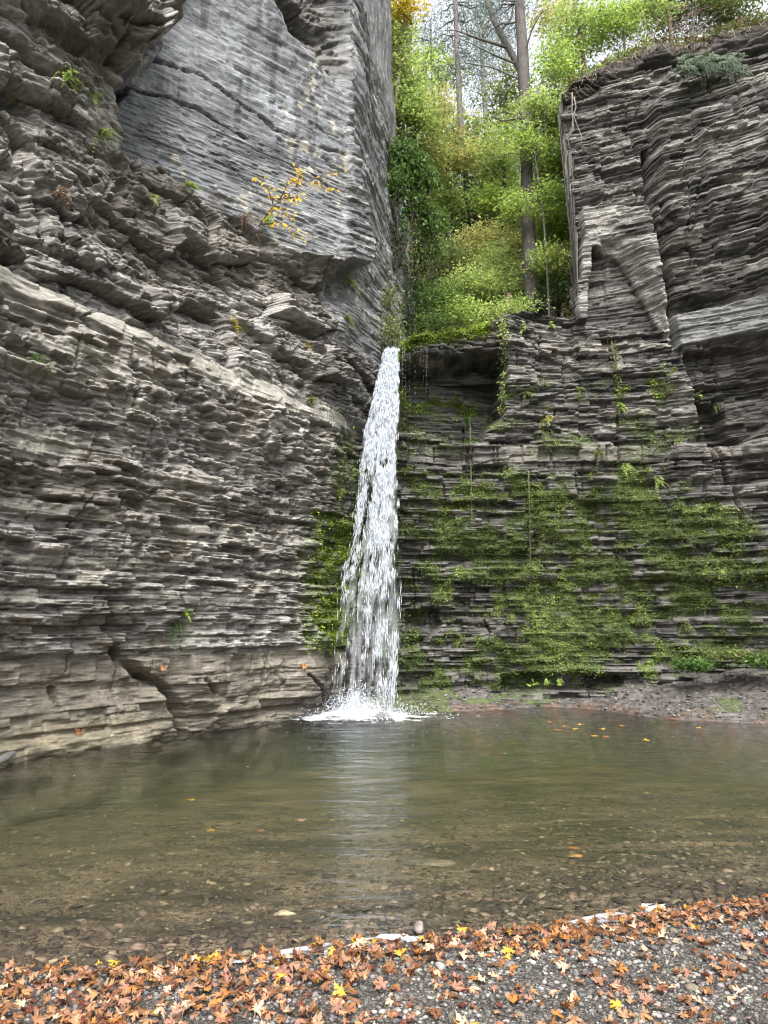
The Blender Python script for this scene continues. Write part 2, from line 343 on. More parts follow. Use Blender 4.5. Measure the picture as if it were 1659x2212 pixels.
# long open joints across the smooth face and the crack through the foot
gS = S + .14 * (fbm(S * 2.3, Z * 2.3, 98, 4) - .5); gZ = Z + .10 * (fbm(S * 3.1, Z * 2.7, 99, 4) - .5); gw = .35 + 1.3 * fbm(S * 2.2, Z * 2.2, 96, 3)
def groove(P, w, depth, n=.05): return -depth * sstep(w, 0, sdist(gS, gZ, P, False) / gw + (fbm(S * 7, Z * 7, 97, 3) - .5) * n)
for pts, w, dp in [([(280, 135), (310, 172), (415, 238), (525, 300)], .03, .14), ([(330, 95), (430, 160), (500, 215), (600, 280), (680, 310), (745, 335)], .035, .14),
                   ([(600, 235), (680, 268), (740, 300)], .015, .06), ([(600, 300), (690, 330), (735, 370)], .03, .08), ([(330, 280), (470, 340), (560, 420)], .02, .05),
                   ([(640, 350), (735, 425)], .02, .06), ([(245, 1400), (300, 1455), (345, 1480), (385, 1530), (400, 1585)], .09, .34), ([(225, 1290), (235, 1370), (260, 1420)], .07, .2),
                   ([(118, 1490), (130, 1530)], .05, .15), ([(440, 1470), (465, 1500)], .05, .13), ([(595, 1450), (610, 1480)], .04, .10), ([(660, 1455), (688, 1480), (690, 1540)], .06, .25),
                   ([(0, 100), (60, 150), (140, 190), (175, 180)], .12, .35), ([(270, 150), (285, 170), (300, 180)], .06, .3), ([(60, 340), (75, 420), (60, 520)], .1, .25), ([(215, 330), (250, 400), (240, 440)], .1, .3)]:
    Dd += groove(LW.poly(pts), w, dp)
jr = np.random.default_rng(77)
for k in range(46):
    a = jr.uniform(-.8, 6.2); b0_ = jr.uniform(.3, 5.5); h_ = jr.uniform(.25, 1.1); Dd += groove(np.array([[a, b0_], [a + jr.normal() * .05, b0_ + h_ * .5], [a + jr.normal() * .08, b0_ + h_]]), .022, .13, .01) * (1 - m_smooth)
fade = sstep(-1.6, -.8, S)
Dd *= fade * .9 + .1
DL = D0 + Dd
LW.fs, LW.fz, LW.FD = s_, z_, DL
# albedo
t1 = b1 * .6 + b2 * .4
fb = fbm(S * 1.5, Z * 1.5, 101, 4); fst = fbm(S * 6, Z * .7, 103, 4)
g = .195 + .11 * (t1 - .5) + .18 * (fb - .5) + .06 * (b3 - .5)
C = g[..., None] * np.array([1.05, 1.0, .93])
C = mixc(C, (.105, .088, .066), sstep(.45, .65, fbm(S * .7, Z * 1.2, 106, 4)) * .45)
C = mixc(C, (.085, .078, .066), m_crumble * sstep(.5, .7, fbm(S * 1.1, Z * 2, 105, 4)) * .45)
C = mixc(C, (.205, .185, .14), sstep(.55, .75, fbm(S * 2.2, Z * 5, 107, 4)) * m_blocky * .5)
pc = (.24 + .14 * (fbm(S * 4, Z * 4, 109, 4) - .5))[..., None] * np.array([1.05, 1.0, .86]); C = C * (1 - pale[..., None] * .85) + pc * pale[..., None] * .85
sm = .145 + .18 * (fbm(S * .9, Z * 1.1, 111, 4) - .5) + .07 * (fbm(S * 1.2, Z * 9, 112, 4) - .5) + .03 * (b3 - .5)
sm *= 1 - .45 * sstep(.52, .72, fst) * sstep(9.2, 10.6, Z + 0 * S) - .25 * sstep(.55, .7, fbm(S * 2, Z * 3, 113, 3))
Cs = sm[..., None] * np.array([.96, 1.0, 1.05])
lich = sstep(.62, .70, fbm(S * 7, Z * 5, 115, 4)) * sstep(.45, .62, fbm(S * .8, Z * .9, 117, 3)); Cs = mixc(Cs, (.33, .31, .25), lich * .7)
Cs = mixc(Cs, (.20, .20, .20), sstep(.56, .75, fbm(S * .7, Z * 3, 119, 4)) * .55)
C = C * (1 - .4 * m_scoop)[..., None]  # shadow inside the hollow scoop deepened in the rock colour
C = C * (1 - m_smooth[..., None]) + Cs * m_smooth[..., None]
stc = (.14 + .14 * (fbm(S * 2, Z * 9, 121, 4) - .5) + .06 * (b2 - .5))[..., None] * np.array([1.0, 1.0, 1.03]); stc = mixc(stc, (.33, .32, .29), sstep(.62, .72, fbm(S * 9, Z * 7, 123, 3)) * .7)
C = C * (1 - strip[..., None]) + stc * strip[..., None]
bc = (.125 + .10 * (fbm(S * 1.2, Z * 3, 125, 5) - .5) + .04 * (b1 - .5))[..., None] * np.array([1.12, 1.0, .80])
bc = mixc(bc, (.20, .175, .115), sstep(.62, .1, Z) * sstep(3.6, 1.5, S) * .6)
C = C * (1 - m_base[..., None]) + bc * m_base[..., None]
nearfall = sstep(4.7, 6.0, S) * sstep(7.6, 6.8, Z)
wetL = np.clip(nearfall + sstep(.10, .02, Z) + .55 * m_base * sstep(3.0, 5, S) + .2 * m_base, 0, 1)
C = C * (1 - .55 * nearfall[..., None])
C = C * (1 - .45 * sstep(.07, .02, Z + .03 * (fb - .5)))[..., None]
mossL = nearfall * sstep(6.2, 3.0, Z) * sstep(.9, 1.6, Z) * sstep(.46, .58, fbm(S * 2.4, Z * 1.8, 131, 4) + .16 * sstep(3.9, 2.9, Z) * sstep(7.2, 6.2, S))
mossL = np.maximum(mossL, sstep(4.6, 5.2, S) * sstep(.5, .62, fbm(S * 3, Z * 3, 133, 4)) * sstep(.16, .1, np.abs(Z - 1.75)) * .8)
C = mixc(C, (.065, .10, .015), mossL * .9)
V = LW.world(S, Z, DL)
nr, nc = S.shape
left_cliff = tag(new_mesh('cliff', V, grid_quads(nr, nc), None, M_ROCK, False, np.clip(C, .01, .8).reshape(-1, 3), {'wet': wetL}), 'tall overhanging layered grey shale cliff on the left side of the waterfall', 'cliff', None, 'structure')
SL, ZL, CLmoss = S, Z, mossL

# ------------------------------------------------------------------ back and right cliff
YB = 16.6
ctrl = [(780, 1470, 16.3), (870, 1470, 16.5), (1000, 1470, 16.7), (1200, 1465, 16.6), (1400, 1450, 16.4), (1550, 1420, 16.0), (1659, 1400, 15.6), (1800, 1400, 14.6),
    (800, 1200, 16.1), (870, 1200, 16.2), (1000, 1200, 16.45), (1150, 1200, 16.5), (1300, 1200, 16.4), (1450, 1200, 16.2), (1600, 1200, 15.7), (1800, 1200, 14.6),
    (870, 1000, 16.2), (1000, 1000, 16.5), (1200, 1000, 16.5), (1400, 1000, 16.3), (1550, 1000, 15.9), (1659, 1000, 15.5), (1800, 1000, 14.5),
    (850, 770, 15.6), (870, 780, 15.9), (960, 740, 16.0), (1080, 720, 16.2), (1090, 850, 16.5), (1200, 720, 16.6), (1200, 850, 16.5), (1300, 850, 16.4), (1420, 850, 16.2), (1500, 900, 16.0), (1659, 850, 15.4), (1800, 850, 14.4),
    (1240, 650, 16.8), (1240, 400, 16.9), (1240, 220, 17.1), (1300, 650, 16.5), (1300, 400, 16.5), (1300, 200, 16.9), (1400, 650, 16.2), (1400, 400, 16.1), (1420, 150, 16.8), (1550, 650, 15.6), (1550, 400, 15.4), (1550, 150, 16.1), (1659, 650, 15.1), (1659, 400, 15.0), (1659, 100, 15.8), (1800, 600, 14.2), (1800, 200, 14.3), (1800, 0, 14.8),
    ('w', 10, 12.0, 4.0), ('w', 11, 10.0, 10.0), ('w', 11.0, 9.5, 0.5)]
BW = Wall((0, YB), (1, 0), ctrl, (-1.5, 12.2), (-.5, 17))
x_ = np.unique(np.concatenate([np.arange(-1.0, 8.6, .021), np.arange(8.6, 12, .06)]))
def pxz(dx, dy): p = at(dx, dy, YB); return p[0], p[2]
XE = .259 * 16.8
low = np.array([at(800, 757, 15.5)[[0, 2]], at(862, 757, 15.5)[[0, 2]], at(868, 744, 15.9)[[0, 2]], at(960, 727, 16)[[0, 2]], at(1075, 702, 16.2)[[0, 2]], at(1095, 690, 16.5)[[0, 2]], at(1150, 682, 16.6)[[0, 2]], at(1225, 702, 16.8)[[0, 2]], [XE + .2, at(1230, 702, 16.8)[2]]])
high = np.array([[XE, at(1238, 190, 17.1)[2]], at(1260, 172, 17.0)[[0, 2]], at(1330, 135, 16.9)[[0, 2]], at(1400, 108, 16.8)[[0, 2]], at(1500, 85, 16.3)[[0, 2]], at(1659, 55, 15.8)[[0, 2]], [9.5, 15.2], [12, 15.5]])
ztop = np.where(x_ < XE, np.interp(x_, low[:, 0], low[:, 1]), np.interp(x_, high[:, 0], high[:, 1]))
ztop = ztop + .07 * (fbm(x_ * 3, x_ * 0, 201, 3) - .5) * (x_ > .5) + .18 * (fbm(x_ * 1.5, x_ * 0, 202, 3) - .5) * (x_ > XE)
NR = 900
# rows follow fixed heights, clamped at the local top, so beds stay level
zr = np.concatenate([np.arange(-.3, .2, .1), np.arange(.2, 15.7, .0145)])
S, Zf = np.meshgrid(x_, zr); ZT = np.broadcast_to(ztop, S.shape)
Z = np.minimum(Zf, ZT); over = Zf > ZT
D0 = BW.macro(S, Z)
wob = (fbm(S * .8, Z * .8, 3, 3) - .5) * .5
DB = np.zeros(S.shape)
def feat(pts, off, w=.04, n=.08):
    m = sstep(-w, w, sdist(S, Z, BW.poly(pts), True) + (fbm(S * 3.5, Z * 3.5, 221, 3) - .5) * n); return off * m, m
alc, m_alc = feat([(865, 782), (960, 772), (1070, 764), (1086, 790), (1078, 890), (1040, 950), (980, 945), (872, 930)], -1.0, .13, .25)
alc2, _ = feat([(1010, 790), (1085, 775), (1083, 880), (1012, 905)], .30, .03, .08)
cave, m_cave = feat([(876, 1318), (945, 1310), (950, 1350), (905, 1400), (878, 1400)], -.5, .06)
und_, m_und = feat([(1085, 1462), (1130, 1452), (1240, 1450), (1345, 1462), (1340, 1490), (1085, 1492)], -.55, .05)
_, m_pil = feat([(1246, 705), (1246, 468), (1300, 462), (1392, 470), (1414, 560), (1430, 640), (1450, 765), (1428, 730), (1402, 680), (1372, 625), (1338, 572), (1310, 556), (1270, 552), (1267, 600), (1266, 705)], 1, .015, .02)
_, m_arch = feat([(1266, 705), (1267, 600), (1270, 552), (1310, 556), (1338, 572), (1372, 625), (1402, 680), (1420, 720), (1330, 722)], 1, .05, .03)
rim_d = sdist(S, Z, BW.poly([(1310, 556), (1338, 572), (1372, 625), (1402, 680), (1428, 730), (1450, 765)]), False) + .05 * (fbm(S * 8, Z * 8, 223, 3) - .5)
pil = m_pil * (.06 + .36 * sstep(0, .34, rim_d)); arch = -.10 * m_arch; m_rim = m_pil * sstep(.36, .26, rim_d)
rgt, m_rgt = feat([(1398, 240), (1420, 470), (1440, 655), (1700, 640), (1720, 200), (1500, 170)], .30, .10, .12)
flat, m_flat = feat([(1440, 690), (1659, 640), (1760, 620), (1760, 705), (1659, 722), (1540, 742), (1446, 757)], .24, .05, .05)
rec, m_rec = feat([(1484, 768), (1560, 752), (1720, 735), (1720, 880), (1600, 960), (1530, 955), (1505, 870)], -.42, .05)
rec2, m_rec2 = feat([(1500, 862), (1570, 862), (1585, 930), (1600, 962), (1522, 962)], -.55, .03, .03)
box, m_box = feat([(1600, 965), (1720, 955), (1720, 1005), (1602, 1005)], .2, .02, .02)
band = (at(1000, 985, 16.5)[2])
zw = Z + .15 * (fbm(S * .4, Z * .35, 208, 3) - .5) * sstep(4.6, 5.4, Z) + .02 * (fbm(S * 2.2, Z * 2, 209, 3) - .5)
m_band = sstep(.19, .16, np.abs(zw - band + .03)) * (1 - m_rec2)
m_up = sstep(band + .15, band + .5, zw)
L1 = make_layers([(-1, band, .09, .26), (band, 8, .12, .4), (8, 15, .10, .38)], 251)
L2 = make_layers([(-1, band, .03, .10), (band, 15, .026, .085)], 252)
L3 = make_layers([(-1, 15, .018, .04)], 253)
d1, i1, b1 = strata(S + wob * .12, zw, L1, 261, (.35, 1.8), 1.05, .3, .03)
d2, i2, b2 = strata(S + wob * .12, zw, L2, 262, (.15, .9), 1.1, .35, .04)
d3, i3, b3 = strata(S, zw, L3, 263, (.2, 1.0), .7, .4)
fA, eA = facets(S + wob, zw, 1.0, .6, 271, .9); fB, eB = facets(S + .2 * wob, zw, .35, .16, 275, 1.0)
m_sm = np.clip(np.maximum.reduce([m_flat, m_arch * .75, m_alc * .8, m_pil * .7]), 0, 1)
lowm = 1 - m_up
slot = sstep(.60, .70, fbm(S * .55, i1 * 7.7, 331, 2)) * sstep(.2, .5, np.abs(b1)); Dd = (.20 * d1 + .13 * d2 + .02 * d3 + .05 * fB - .10 * slot) * lowm + m_up * (1 - .85 * m_sm) * (.17 * d1 + .10 * d2 + .03 * d3 + .09 * fA + .03 * fB)
Dd += m_sm * (.03 * d2 + .018 * d3 + .03 * fB * m_flat) + (fbm(S * .8, Z * .9, 281, 4) - .5) * .30 * (1 - m_sm)
bu = S / .62 + .35 * vn(S * 1.1, S * 0, 285); bb = np.floor(bu); Dd -= m_band * .14 * sstep(.035, .0, np.minimum(bu - bb, 1 + bb - bu)); Dd += m_band * (.14 + .22 * (hsh(bb, bb * 0, 286) - .5) - .9 * .13 * d2 - .7 * .2 * d1)
jx = np.array([-2, .95, 1.72, 2.62, 3.35, 4.25, 5.05, 6.1, 6.9, 7.7, 9, 20]); ji = np.searchsorted(jx, S + .10 * (fbm(S * 0 + 3, Z * .8, 341, 3) - .5)); jo = (hsh(ji.astype(float), np.floor(zw / 1.3 + .37 * ji), 343) - .5)
Dd += .09 * fB * m_rim + .04 * facets(S, Z, .16, .10, 345, 1.2)[0] * m_rim
Dd += .22 * jo * (1 - m_sm) * (1 - m_pil)
Dd += alc + cave + und_ + pil + arch + rgt * (1 - m_flat) + flat + rec + rec2 + box
def grooveB(pts, w, dp, n=.04): return -dp * sstep(w, 0, sdist(S, Z, BW.poly(pts), False) + (fbm(S * 5, Z * 5, 297, 3) - .5) * n)
for pts, w, dp in [([(1393, 330), (1398, 470), (1418, 560), (1434, 640), (1450, 750)], .10, .5), ([(1478, 772), (1500, 860), (1522, 945), (1540, 1000)], .09, .5), ([(1540, 960), (1580, 1050), (1605, 1120)], .05, .25),
                   ([(1596, 960), (1598, 1060)], .03, .2), ([(1010, 905), (1012, 1010)], .03, .15), ([(1072, 960), (1074, 1010)], .03, .15), ([(1190, 960), (1186, 1000)], .03, .14), ([(1332, 900), (1334, 1010)], .04, .2),
                   ([(1255, 1000), (1256, 1090)], .025, .15), ([(1142, 1020), (1140, 1200)], .02, .10), ([(1450, 960), (1452, 1010)], .03, .15), ([(1600, 1100), (1604, 1210)], .03, .15)]:
    Dd += grooveB(pts, w, dp)
jr = np.random.default_rng(78)
for k in range(46):
    a = jr.uniform(.2, 7.8); b0_ = jr.uniform(.6, 12.5); h_ = jr.uniform(.3, 1.4); P_ = np.array([[a, b0_], [a + jr.normal() * .04, b0_ + h_ * .5], [a + jr.normal() * .06, b0_ + h_]]); Dd -= .15 * sstep(.028, 0, sdist(S, Z, P_, False) + (fbm(S * 5, Z * 5, 297, 3) - .5) * .02) * (1 - m_sm) * (1 - m_pil)
lip = sstep(.16, .02, ZT - Z) * (S < XE) * (S > .25); Dd += .12 * lip                                    # overhanging rim
Dd -= .22 * sstep(.28, .40, ZT - Z) * sstep(.75, .40, ZT - Z) * (S > XE)                               # soil rim over the tall cliff
DB = D0 + Dd
g = .062 + .05 * (b1 - .5) + .06 * (b2 - .5) + .05 * (b3 - .5) + .09 * (fbm(S * 1.3, Z * 1.6, 301, 4) - .5)
C = np.clip(g, .022, 1)[..., None] * np.array([1.06, 1.0, .92])
C = mixc(C, (.23, .215, .19), m_up * sstep(.54, .66, fbm(S * .8, Z * 8, 303, 5)) * .6)
fl = (.135 + .10 * (fbm(S * 1.3, Z * 6, 305, 4) - .5))[..., None] * np.array([1.0, 1, 1.0]); C = C * (1 - m_flat[..., None]) + fl * m_flat[..., None]
C = mixc(C, (.235, .215, .18), m_band * (.08 + .5 * hsh(bb, bb * 0, 288)) * (.4 + .6 * sstep(.4, .6, fbm(S * 2, Z * 3, 307, 3))) * sstep(.1, 1.2, S))
C = mixc(C, (.25, .24, .22), m_pil * (1 - m_arch) * .75 * sstep(.3, .6, fbm(S * 2, Z * 5, 308, 3)))
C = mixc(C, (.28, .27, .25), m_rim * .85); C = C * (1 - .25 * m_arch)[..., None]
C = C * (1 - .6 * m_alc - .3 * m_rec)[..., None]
mossP = BW.poly([(862, 1010), (960, 1020), (1150, 1040), (1230, 1060), (1350, 1015), (1480, 1060), (1600, 1130), (1680, 1210), (1700, 1300), (1640, 1400), (1450, 1450), (1330, 1440), (1090, 1478), (862, 1490)])
inside = sdist(S, Z, mossP, True, 1.5)
mn = fbm(S * 1.5, Z * 1.8, 311, 4) * .55 + fbm(S * 4.5, Z * 8, 313, 4) * .45 + .05 * vn(S * 4.5, Z * .5, 315)
mossB = sstep(.49, .57, mn + .14 * np.clip(inside, -.8, .40)) * sstep(-.5, .1, inside)
mossB = np.maximum(mossB, sstep(.30, .12, np.abs(S - .12 + .10 * (fbm(S * 0, Z * 1.1, 316, 3) - .5))) * sstep(.5, .8, Z) * sstep(4.6, 3.6, Z) * .9)
mossB = np.maximum(mossB, sstep(.30, .05, ZT - Z + .12 * (fbm(S * 6, S * 0, 317, 3) - .5)) * (S > .25) * (S < 2.35))
mossB = np.maximum(mossB, sstep(.52, .6, fbm(S * 3, Z * 4, 318, 3)) * sstep(7.1, 6.7, Z) * sstep(6.1, 6.5, Z) * (S > .3) * (S < 2.2) * .8)
mossB = np.maximum(mossB, sstep(.56, .64, fbm(S * 2.5, Z * 3, 319, 4)) * sstep(band - .2, band + .2, Z) * sstep(band + 2.2, band + 1, Z) * (S < 7) * .55)
C = mixc(C, (.05, .07, .02), mossB * .85)
wetB = np.clip(sstep(1.6, .2, S) * .8 + mossB * .1, 0, 1)
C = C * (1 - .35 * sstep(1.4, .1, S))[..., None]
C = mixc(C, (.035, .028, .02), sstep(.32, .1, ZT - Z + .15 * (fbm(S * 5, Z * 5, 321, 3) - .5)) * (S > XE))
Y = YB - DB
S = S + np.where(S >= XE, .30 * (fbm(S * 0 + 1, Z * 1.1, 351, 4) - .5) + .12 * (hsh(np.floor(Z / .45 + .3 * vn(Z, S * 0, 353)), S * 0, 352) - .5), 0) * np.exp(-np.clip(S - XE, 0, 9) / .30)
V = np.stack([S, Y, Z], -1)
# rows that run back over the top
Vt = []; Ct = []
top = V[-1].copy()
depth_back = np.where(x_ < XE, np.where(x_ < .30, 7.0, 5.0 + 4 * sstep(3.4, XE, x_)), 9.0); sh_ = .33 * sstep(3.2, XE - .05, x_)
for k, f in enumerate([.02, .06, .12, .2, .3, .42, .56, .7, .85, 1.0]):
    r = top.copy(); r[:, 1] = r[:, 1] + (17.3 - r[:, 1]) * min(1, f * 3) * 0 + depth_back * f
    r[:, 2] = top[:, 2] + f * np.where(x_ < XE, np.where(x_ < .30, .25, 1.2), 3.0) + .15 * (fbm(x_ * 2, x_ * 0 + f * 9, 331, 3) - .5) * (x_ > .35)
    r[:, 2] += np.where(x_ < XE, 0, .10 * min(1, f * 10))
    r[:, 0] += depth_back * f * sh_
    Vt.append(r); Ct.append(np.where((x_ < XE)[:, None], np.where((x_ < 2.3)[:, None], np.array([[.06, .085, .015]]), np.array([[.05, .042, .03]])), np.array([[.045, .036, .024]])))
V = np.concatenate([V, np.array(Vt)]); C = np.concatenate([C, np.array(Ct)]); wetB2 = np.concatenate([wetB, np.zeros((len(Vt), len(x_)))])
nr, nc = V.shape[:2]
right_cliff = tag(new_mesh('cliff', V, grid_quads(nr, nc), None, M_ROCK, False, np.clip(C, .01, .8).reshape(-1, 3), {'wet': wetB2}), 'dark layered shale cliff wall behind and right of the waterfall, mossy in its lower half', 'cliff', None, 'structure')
SB, ZB, over_B, mossBm, YBm, ZTB = S, Z, over, mossB, Y, ZT
BW.fs, BW.fz, BW.FD = x_, zr, DB
# ------------------------------------------------------------------ ground, pool bed, shelf
m, nt, out = mat_new('gravel_ground'); L = nt.links.new
b = N(nt, 'ShaderNodeBsdfPrincipled'); L(b.outputs[0], out.inputs[0]); b.inputs['Roughness'].default_value = .75; b.inputs['Specular IOR Level'].default_value = .35
tc = N(nt, 'ShaderNodeTexCoord').outputs['Object']; at_ = N(nt, 'ShaderNodeAttribute', attribute_name='col').outputs['Color']
vo = N(nt, 'ShaderNodeTexVoronoi'); vo.inputs['Scale'].default_value = 75; L(tc, vo.inputs['Vector']); vo2 = N(nt, 'ShaderNodeTexVoronoi'); vo2.inputs['Scale'].default_value = 150; L(tc, vo2.inputs['Vector'])
sx_ = N(nt, 'ShaderNodeSeparateColor'); L(vo.outputs['Color'], sx_.inputs[0])
f = mathn(nt, 'MULTIPLY', mapr(nt, sx_.outputs[0], 0, 1, .35, 1.9), mapr(nt, vo.outputs['Distance'], .2, .8, 1.15, .35)); f = mathn(nt, 'MULTIPLY', f, mapr(nt, vo2.outputs['Distance'], .1, .8, 1.25, .6))
vm = N(nt, 'ShaderNodeVectorMath', operation='SCALE'); L(at_, vm.inputs[0]); L(f, vm.inputs['Scale']); L(vm.outputs[0], b.inputs['Base Color'])
bp = N(nt, 'ShaderNodeBump'); bp.inputs['Strength'].default_value = .8; bp.inputs['Distance'].default_value = .008; bp.invert = True; L(vo.outputs['Distance'], bp.inputs['Height']); L(bp.outputs[0], b.inputs['Normal']); M_GRAVEL = m
shp = np.array([atz(*p)[:2] for p in [(-250, 2120), (0, 2103), (200, 2100), (400, 2083), (620, 2062), (830, 2035), (1000, 2022), (1200, 2005), (1380, 1975), (1500, 1962), (1659, 1948), (1900, 1925)]])
def y_shore(x): return np.interp(x, shp[:, 0], shp[:, 1])
def ground_z(x, y):
    v = y - y_shore(x) + .10 * (fbm(x * 1.7, y * 1.7, 401, 3) - .5)
    zb = -(1.05 * (1 - np.exp(-np.clip(v, 0, 99) / 5.2)))
    zs = .095 * np.clip(-v, 0, 3) + .05 * np.clip(-v - 3, 0, 4)
    return np.where(v > 0, zb, zs) + .02 * (fbm(x * 4, y * 4, 403, 3) - .5) + .012 * (fbm(x * 22, y * 22, 405, 2) - .5)
gx = np.unique(np.concatenate([np.arange(-14, -4, .4), np.arange(-4, 5, .03), np.arange(5, 14, .25)])); gy = np.unique(np.concatenate([np.arange(-12, 2.4, .4), np.arange(2.4, 6, .022), np.arange(6, 10, .06), np.arange(10, 20, .2)]))
GX, GY = np.meshgrid(gx, gy); GZ = ground_z(GX, GY)
gn = fbm(GX * 9, GY * 9, 411, 4); gm = fbm(GX * 1.6, GY * 2.6, 413, 4)
C = (.062 + .07 * (gn - .5) + .025 * (gm - .5))[..., None] * np.array([1.12, 1.0, .88])
vv = GY - y_shore(GX)
bedc = np.clip(.10 + .10 * (gn - .5) + .26 * (gm - .5), .02, 1)[..., None] * np.array([1.3, .98, .66])
uw = sstep(-.05, .15, vv); C = C * (1 - uw[..., None]) + bedc * uw[..., None]
C = C * (1 - .45 * (sstep(-.35, -.05, vv) * (1 - uw)))[..., None]
ground = tag(new_mesh('ground', np.stack([GX, GY, GZ], -1), grid_quads(*GX.shape), None, M_GRAVEL, True, np.clip(C, .008, 1).reshape(-1, 3), {'wet': np.clip(sstep(-.5, -.1, vv), 0, .8)}), kind='structure')
# far ground sheet
vx = np.concatenate([-np.geomspace(600, 13, 12), np.geomspace(13, 600, 12)]); VX, VY = np.meshgrid(vx, np.concatenate([-np.geomspace(600, 11, 10), [20], np.geomspace(60, 600, 8)]))
tag(new_mesh('valley_floor', np.stack([VX, VY, VX * 0 - 2.6], -1), grid_quads(*VX.shape), None, M_PEBBLE, True, np.broadcast_to([.05, .06, .03], VX.shape + (3,)).reshape(-1, 3), {'wet': VX * 0}), kind='structure')

shelf_pts = np.array([atz(*p)[:2] for p in [(840, 1538), (880, 1534), (950, 1541), (1050, 1537), (1120, 1532), (1180, 1528), (1250, 1530), (1320, 1537), (1400, 1549), (1500, 1558), (1580, 1563), (1659, 1566), (1800, 1580)]])
def y_shelf(x): return np.interp(x, shelf_pts[:, 0], shelf_pts[:, 1])
def shelf_z(x, y):
    d = y - y_shelf(x) + .22 * (fbm(x * 1.1, y * 1.6, 421, 4) - .5)
    q = d / .30 + .9 * fbm(x * .8, y * .8, 423, 3); st = np.floor(q) + sstep(.82, 1.0, q - np.floor(q))
    z = .055 * np.clip(st, -6, 6.2) + .05 * np.clip(d - 1.2, 0, 3)
    z = np.where(d < 0, np.minimum(z, d * .7), z)
    tal = sstep(5.0, 8.0, x) * np.clip(y - (y_shelf(x) + 1.7), 0, 3) * .26
    flake = .075 * facets(x, y, .42, .20, 427, .6)[0] * sstep(.1, .4, d)
    return z + tal + flake + .02 * (fbm(x * 9, y * 9, 429, 3) - .5), d
sx = np.arange(-.7, 9.4, .026); sy = np.arange(12.2, 17.3, .026); SX, SY = np.meshgrid(sx, sy); SZ, sd_ = shelf_z(SX, SY)
sg = fbm(SX * 3, SY * 3, 431, 4); sg2 = fbm(SX * 20, SY * 20, 433, 2)
C = (.062 + .05 * (sg - .5) + .07 * (sg2 - .5))[..., None] * np.array([1.12, 1.0, .92])
C = mixc(C, (.10, .062, .04), sstep(.5, .62, fbm(SX * 2, SY * 3, 435, 3)) * sstep(1.0, .2, sd_) * .6)
ms = sstep(.52, .62, fbm(SX * 2.2, SY * 2.2, 437, 4) + .16 * sstep(15.6, 16.4, SY) - .13 + .25 * sstep(1.9, 1.0, SX) * sstep(14.6, 15.4, SY)); C = mixc(C, (.05, .07, .015), ms * .8)
shelf = tag(new_mesh('rock_shelf', np.stack([SX, SY, SZ], -1), grid_quads(*SX.shape), None, M_ROCK, False, np.clip(C, .01, 1).reshape(-1, 3), {'wet': np.clip(sstep(.9, .1, sd_) * .8 + sstep(1.2, .2, SX), 0, 1)}), 'low dark gravelly rock shelf at the foot of the mossy wall', 'rock shelf', None, 'structure')

# ------------------------------------------------------------------ water
m, nt, out = mat_new('pool_water'); L = nt.links.new
tc = N(nt, 'ShaderNodeTexCoord').outputs['Object']
h = mathn(nt, 'ADD', noise(nt, mapping(nt, tc, (2.2, 5, 1)), 1, 3, .5), mathn(nt, 'MULTIPLY', noise(nt, mapping(nt, tc, (8, 17, 1)), 1, 3, .6), .30))
bp = N(nt, 'ShaderNodeBump'); bp.inputs['Strength'].default_value = .9; bp.inputs['Distance'].default_value = .06; L(h, bp.inputs['Height'])
gl = N(nt, 'ShaderNodeBsdfGlossy'); gl.inputs['Roughness'].default_value = .10; L(bp.outputs[0], gl.inputs['Normal'])
tr = N(nt, 'ShaderNodeBsdfTransparent'); fr = N(nt, 'ShaderNodeFresnel'); fr.inputs['IOR'].default_value = 1.28; L(bp.outputs[0], fr.inputs['Normal'])
mx = N(nt, 'ShaderNodeMixShader'); L(fr.outputs[0], mx.inputs[0]); L(tr.outputs[0], mx.inputs[1]); L(gl.outputs[0], mx.inputs[2]); L(mx.outputs[0], out.inputs['Surface'])
va = N(nt, 'ShaderNodeVolumeAbsorption'); va.inputs['Color'].default_value = (.56, .55, .30, 1); va.inputs['Density'].default_value = .30
vs = N(nt, 'ShaderNodeVolumeScatter'); vs.inputs['Color'].default_value = (.46, .60, .32, 1); vs.inputs['Density'].default_value = .055
ad = N(nt, 'ShaderNodeAddShader'); L(va.outputs[0], ad.inputs[0]); L(vs.outputs[0], ad.inputs[1]); L(ad.outputs[0], out.inputs['Volume'])
M_WATER = m
wx = np.arange(-9, 12.01, .15); wy = np.arange(2.0, 17.01, .05); WX, WY = np.meshgrid(wx, wy)
fallc = atz(770, 1552)
rd = np.hypot(WX - fallc[0], WY - fallc[1]); vsh = WY - y_shore(WX)
WZ = .012 * np.sin(rd * 9 + 3 * fbm(WX, WY, 441, 2)) * np.exp(-rd / 2.2) + .012 * (fbm(WX * 1.5, WY * 4, 443, 3) - .5) * sstep(.2, 1.5, vsh)
V = np.stack([WX, WY, WZ], -1); nr, nc = WX.shape; top_q = grid_quads(nr, nc)
per = np.concatenate([np.arange(nc), np.arange(1, nr) * nc + nc - 1, (nr - 1) * nc + np.arange(nc - 2, -1, -1), np.arange(nr - 2, 0, -1) * nc])
Vb = V.reshape(-1, 3)[per].copy(); Vb[:, 2] = -2.2; nb = len(per); n0 = nr * nc; k = np.arange(nb); k2 = (k + 1) % nb
side = np.stack([per[k], n0 + k, n0 + k2, per[k2]], -1); cen = n0 + nb
bt = np.stack([n0 + k2, n0 + k, np.full(nb, cen)], -1)
pool = tag(new_mesh('water', np.concatenate([V.reshape(-1, 3), Vb, [[1.5, 9, -2.2]]]), np.concatenate([top_q, side]), bt, M_WATER, True), kind='structure')

